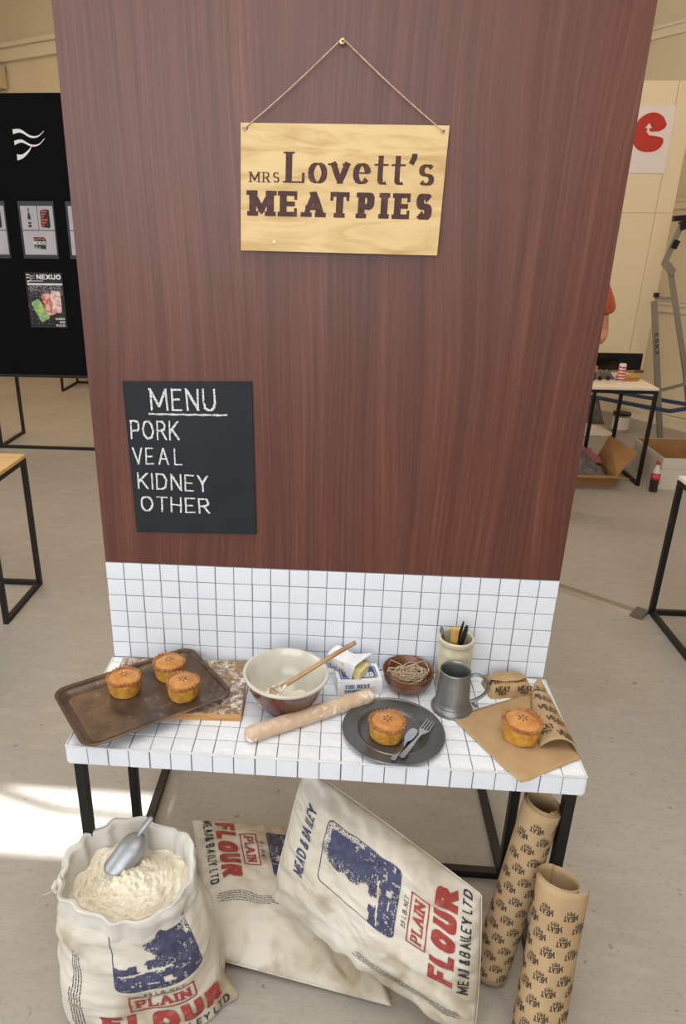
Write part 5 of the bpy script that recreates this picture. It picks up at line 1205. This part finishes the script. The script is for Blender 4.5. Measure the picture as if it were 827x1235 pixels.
MB().bar(lp(3.12, 4.5, .625), lp(3.245, 4.51, .62), .03, .026).build('rung', M_ladder, t)
MB().bar(lp(3.26, 4.5, -.135), lp(3.52, 4.51, -.06), .03, .022).build('rung', M_ladder, t); box_part(lp(3.105, 4.48, .63), lp(3.14, 4.52, .665), 'black_knob', M_black, t, bevel=.006)
q, wd = text('CE 3 X 7', .03, .2, .16, serif=0, gap=.2) if False else text('CE5X2', .03, .2, .16, gap=.25) if 'C' in G else text('E5X2', .03, .2, .16, gap=.25)
# dark stencilled lettering along the stile
dd = Vector(lp(3.42, 4.5, -.687)) - Vector(lp(3.115, 4.5, .60)); dd.normalize(); P0 = Vector(lp(3.115, 4.5, .60)) + dd * .26
decal('stencilled_lettering', shift(q, 0, -.014, 0, 1, .17 / wd), flatmap(P0, dd, (dd.z * -1 * -1, 0, -dd.x * -1) if False else (-dd.z, 0, dd.x), (0, -1, 0)), M_blk, t, eps=.013)

# white cardboard box with open top
t = thing('white_cardboard_box', 'large open white cardboard box on the floor beside the background table', 'box', (3.04, 3.60, 0))
bw, bd, bh, th_ = .62, .56, .245, .006
for lo, hi in (((0, 0, 0), (bw, th_, bh)), ((0, bd - th_, 0), (bw, bd, bh)), ((0, th_, 0), (th_, bd - th_, bh)), ((bw - th_, th_, 0), (bw, bd - th_, bh))):
    MB().box(lo, hi).build('side_panel', M_cardw, t)
for lo, hi in (((th_, th_ + .0002, .012), (bw - th_, th_ + .0012, bh - .001)), ((th_, bd - th_ - .0012, .012), (bw - th_, bd - th_ - .0002, bh - .001)), ((th_ + .0002, th_, .012), (th_ + .0012, bd - th_, bh - .001))):
    MB().box(lo, hi).build('brown_lining', M_card, t)
MB().box((th_, th_, 0), (bw - th_, bd - th_, .012)).build('bottom_panel', M_card, t)
MB().box((.0, -.0008, bh * .66), (bw, -.0001, bh * .665)).box((.25, -.0008, 0), (.254, -.0001, bh)).build('fold_line', M_grey, t)
# cola bottle
t = thing('cola_bottle', 'small plastic cola bottle with a red label standing before the white box', 'bottle', (2.985, 3.545, 0))
MB().lathe([(.020, 0), (.029, .004), (.031, .02), (.029, .05), (.031, .075), (.031, .115)], 28).build('cola', M_cola, t)
MB().lathe([(.0312, .115), (.0300, .145), (.026, .165), (.018, .190), (.0135, .205), (.0125, .228)], 28).build('neck', M_clear, t)
MB().lathe([(.0315, .098), (.0318, .100), (.0318, .146), (.0305, .148)], 28, caps=False).build('label', M_colared, t)
fl = lambda x, y: ((.0320 * math.sin(x / .032 - .35), -.0320 * math.cos(x / .032 - .35), .122 + y), (math.sin(x / .032 - .35), -math.cos(x / .032 - .35), 0))
decal('white_script', swoosh([(-.024, -.004), (-.014, .012), (-.004, -.006), (.006, .012), (.016, -.005), (.026, .008)], .005, .003), fl, M_white, t)
MB().lathe([(.0145, .212), (.015, .214), (.015, .232), (.013, .235), (0, .235)], 20).build('cap', M_colared, t)
# open brown box with clothes
t = thing('open_brown_box', 'open brown cardboard box with raised flaps, stuffed with clothes', 'box', (2.50, 3.62, 0), (0, 0, 0))
MB().box((-.35, .0, 0), (.235, .006, .085)).build('side_panel', M_card, t); MB().box((-.35, .494, 0), (.235, .50, .085)).build('side_panel', M_card, t); MB().box((.229, .006, 0), (.235, .494, .085)).build('side_panel', M_card, t)
MB().box((-.35, .006, 0), (-.344, .494, .085)).build('side_panel', M_card, t); MB().box((-.344, .006, 0), (.229, .494, .006)).build('bottom_panel', M_card, t)
MB().add([(-.35, .0, .085), (.235, .0, .085), (.30, -.10, .10), (-.35, -.10, .10), (-.35, .0, .089), (.235, .0, .089), (.30, -.10, .104), (-.35, -.10, .104)],
         [(0, 1, 2, 3), (7, 6, 5, 4), (0, 4, 5, 1), (1, 5, 6, 2), (2, 6, 7, 3), (3, 7, 4, 0)]).build('front_flap', M_card, t)
MB().add([(.235, .0, .085), (.235, .48, .085), (.30, .46, .28), (.40, .12, .245), (.239, .0, .085), (.239, .48, .085), (.304, .46, .28), (.404, .12, .245)],
         [(0, 1, 2, 3), (7, 6, 5, 4), (0, 4, 5, 1), (1, 5, 6, 2), (2, 6, 7, 3), (3, 7, 4, 0)]).build('side_flap', M_card, t)
def heap(name, label, cat, loc, sx, sy, h, m, seed, rz=0):
    n = 30; P = np.zeros((n, n, 3)); zz = fbm(seed, n, n, 4, 4); z2 = fbm(seed + 5, n, n, 7, 2)
    for i in range(n):
        for j in range(n):
            u, v = j / (n - 1), i / (n - 1); P[i, j] = ((u - .5) * sx * (1 + .1 * z2[i, j]), (v - .5) * sy, .001 + h * max(.0, 1 + .55 * zz[i, j]) * (math.sin(PI * u) * math.sin(PI * v)) ** .5)
    t = thing(name, label, cat, loc, (0, 0, rz)); MB().grid(P).build('cloth', m, t, fix=False); return t
heap('grey_clothes', 'crumpled grey clothes stuffed into the open brown box', 'clothes', (2.50, 3.86, .008), .42, .42, .15, M_grey, 101)
heap('pink_garment', 'crumpled pink garment on top of the clothes in the brown box', 'clothes', (2.60, 3.98, .10), .22, .16, .09, M_pinkc, 103)
heap('grey_bag', 'slumped grey bag on the floor by the back wall', 'bag', (3.12, 5.66, 0), .34, .26, .19, M_grey, 107)
heap('white_dust_sheet', 'white sheet crumpled on the floor behind the brown box', 'sheet', (3.02, 5.27, 0), .42, .36, .05, M_cardw, 109)
t = thing('paint_tin', 'old paint tin with a pale label on the floor near the back wall', 'tin', (3.335, 5.28, 0))
MB().lathe([(.078, 0), (.080, .003), (.078, .006), (.078, .175), (.081, .178), (.081, .186), (.074, .187), (.072, .180), (0, .178)], 36).build('tin', M_tin, t)
MB().lathe([(.0786, .03), (.0786, .150)], 36, caps=False).build('label', M_label, t); MB().lathe([(.0812, .166), (.0822, .188), (.07, .190), (0, .190)], 36).build('lid', M_iron, t)
MB().box((3.15, 5.42, .0), (3.27, 5.52, .02))

# ================================================================== PERSON behind the panel (only an elbow and sleeve show)
def skin_body(name, m, parent, nodes, edges, root=0, levels=2):
    me = bpy.data.meshes.new(name); me.from_pydata([n[0] for n in nodes], edges, []); me.materials.append(m)
    ob = link(name, me, parent); md = ob.modifiers.new('skin', 'SKIN'); md.use_smooth_shade = True
    for i, n_ in enumerate(nodes):
        r = n_[1]; me.skin_vertices[0].data[i].radius = r if isinstance(r, tuple) else (r, r)
    me.skin_vertices[0].data[root].use_root = True
    s_ = ob.modifiers.new('sub', 'SUBSURF'); s_.levels = levels; s_.render_levels = levels
    return ob
pp = thing('person', 'person in an orange T-shirt mostly hidden behind the walnut panel, bent elbow showing', 'person', (2.015, 3.05, 0))
nd = [((0, 0, .98), (.125, .10)), ((0, 0, 1.12), (.12, .095)), ((0, 0, 1.30), (.14, .10)), ((0, 0, 1.45), (.11, .08)), ((0, -.005, 1.56), (.05, .05)), ((0, -.01, 1.64), (.07, .075)), ((0, -.01, 1.74), (.078, .09)), ((0, -.005, 1.81), (.055, .065)),
      ((.10, 0, .90), .085), ((.105, -.01, .50), .058), ((.105, .01, .12), .042), ((.11, -.05, .045), .038), ((.115, -.15, .03), (.034, .026)),
      ((-.10, 0, .90), .085), ((-.105, -.01, .50), .058), ((-.105, .01, .12), .042), ((-.11, -.05, .045), .038), ((-.115, -.15, .03), (.034, .026)),
      ((.17, 0, 1.49), .058), ((.215, .01, 1.33), .048), ((.243, .02, 1.205), .041), ((.17, -.16, 1.20), .034), ((.10, -.25, 1.22), .026), ((.06, -.30, 1.225), (.034, .016)),
      ((-.17, 0, 1.49), .058), ((-.215, .01, 1.33), .048), ((-.245, .03, 1.18), .040), ((-.235, -.09, 1.05), .032), ((-.22, -.19, .98), .026), ((-.215, -.24, .95), (.016, .034))]
ed = [(0, 1), (1, 2), (2, 3), (3, 4), (4, 5), (5, 6), (6, 7), (0, 8), (8, 9), (9, 10), (10, 11), (11, 12), (0, 13), (13, 14), (14, 15), (15, 16), (16, 17), (3, 18), (18, 19), (19, 20), (20, 21), (21, 22), (22, 23), (3, 24), (24, 25), (25, 26), (26, 27), (27, 28), (28, 29)]
for s_, hi_ in ((1, 23), (-1, 29)):                      # fingers and thumb
    hx, hy, hz = nd[hi_][0]; dirx = (-.35, -.93, 0) if s_ == 1 else (0, -.75, -.66)
    for k in range(4):
        off = (k - 1.5) * .019; bx_ = (hx + off * (.93 if s_ == 1 else 0), hy + off * (-.35 if s_ == 1 else 0), hz + (0 if s_ == 1 else off))
        ln = (.06, .07, .066, .052)[k]; b0 = len(nd)
        nd.append(((bx_[0] + dirx[0] * ln * .5, bx_[1] + dirx[1] * ln * .5, bx_[2] + dirx[2] * ln * .5 - .002), .0088)); nd.append(((bx_[0] + dirx[0] * ln, bx_[1] + dirx[1] * ln, bx_[2] + dirx[2] * ln - .012), .0078)); ed += [(hi_, b0), (b0, b0 + 1)]
    b0 = len(nd); nd.append(((hx + .03 * -s_, hy + .0, hz + .018), .0095)); nd.append(((hx + .045 * -s_, hy - .03, hz + .02), .0085)); ed += [(hi_, b0), (b0, b0 + 1)]
skin_body('body', M_skin, pp, nd, ed)
skin_body('t_shirt', M_shirt, pp, [((0, 0, .93), (.150, .125)), ((0, 0, 1.12), (.146, .118)), ((0, 0, 1.30), (.165, .122)), ((0, 0, 1.46), (.125, .095)), ((0, 0, 1.525), (.065, .06)),
          ((.175, 0, 1.49), .076), ((.222, .01, 1.38), .080), ((.236, .012, 1.325), .072), ((-.175, 0, 1.49), .076), ((-.222, .01, 1.38), .080), ((-.236, .012, 1.325), .072)],
          [(0, 1), (1, 2), (2, 3), (3, 4), (3, 5), (5, 6), (6, 7), (3, 8), (8, 9), (9, 10)])
skin_body('trousers', M_jeans, pp, [((0, 0, .98), (.145, .12)), ((.10, 0, .88), .102), ((.107, -.01, .50), .076), ((.107, .005, .10), .062), ((-.10, 0, .88), .102), ((-.107, -.01, .50), .076), ((-.107, .005, .10), .062)],
          [(0, 1), (1, 2), (2, 3), (0, 4), (4, 5), (5, 6)])
hm = MB().lathe([(.088, 0), (.100, .03), (.100, .07), (.085, .115), (.05, .145), (0, .155)], 28, sy=1.12, caps=False); hm.build('hair', M_hair, pp, loc=(0, .015, 1.715))
for s_ in (-1, 1):
    MB().lathe([(0, -.010), (.007, -.007), (.010, 0), (.007, .007), (0, .010)], 12).build('eye', M_white, pp, loc=(s_ * .032, -.088, 1.735)); MB().lathe([(0, -.02), (.010, -.014), (.012, 0), (.009, .014), (0, .02)], 10, sx=.4).build('ear', M_skin, pp, loc=(s_ * .083, .0, 1.72))
MB().add([(-.012, -.082, 1.700), (.012, -.082, 1.700), (0, -.112, 1.700), (0, -.082, 1.745)], [(0, 1, 2), (0, 2, 3), (2, 1, 3), (0, 3, 1)]).build('nose', M_skin, pp)
MB().tube([(-.022, -.082, 1.668), (0, -.088, 1.666), (.022, -.082, 1.668)], .004, 6).build('mouth', M_pinkc, pp)
for s_ in (-1, 1): box_part((s_ * .112 - .045, -.20, 0), (s_ * .112 + .045, .06, .075), 'shoe', M_blk, pp, bevel=.02)
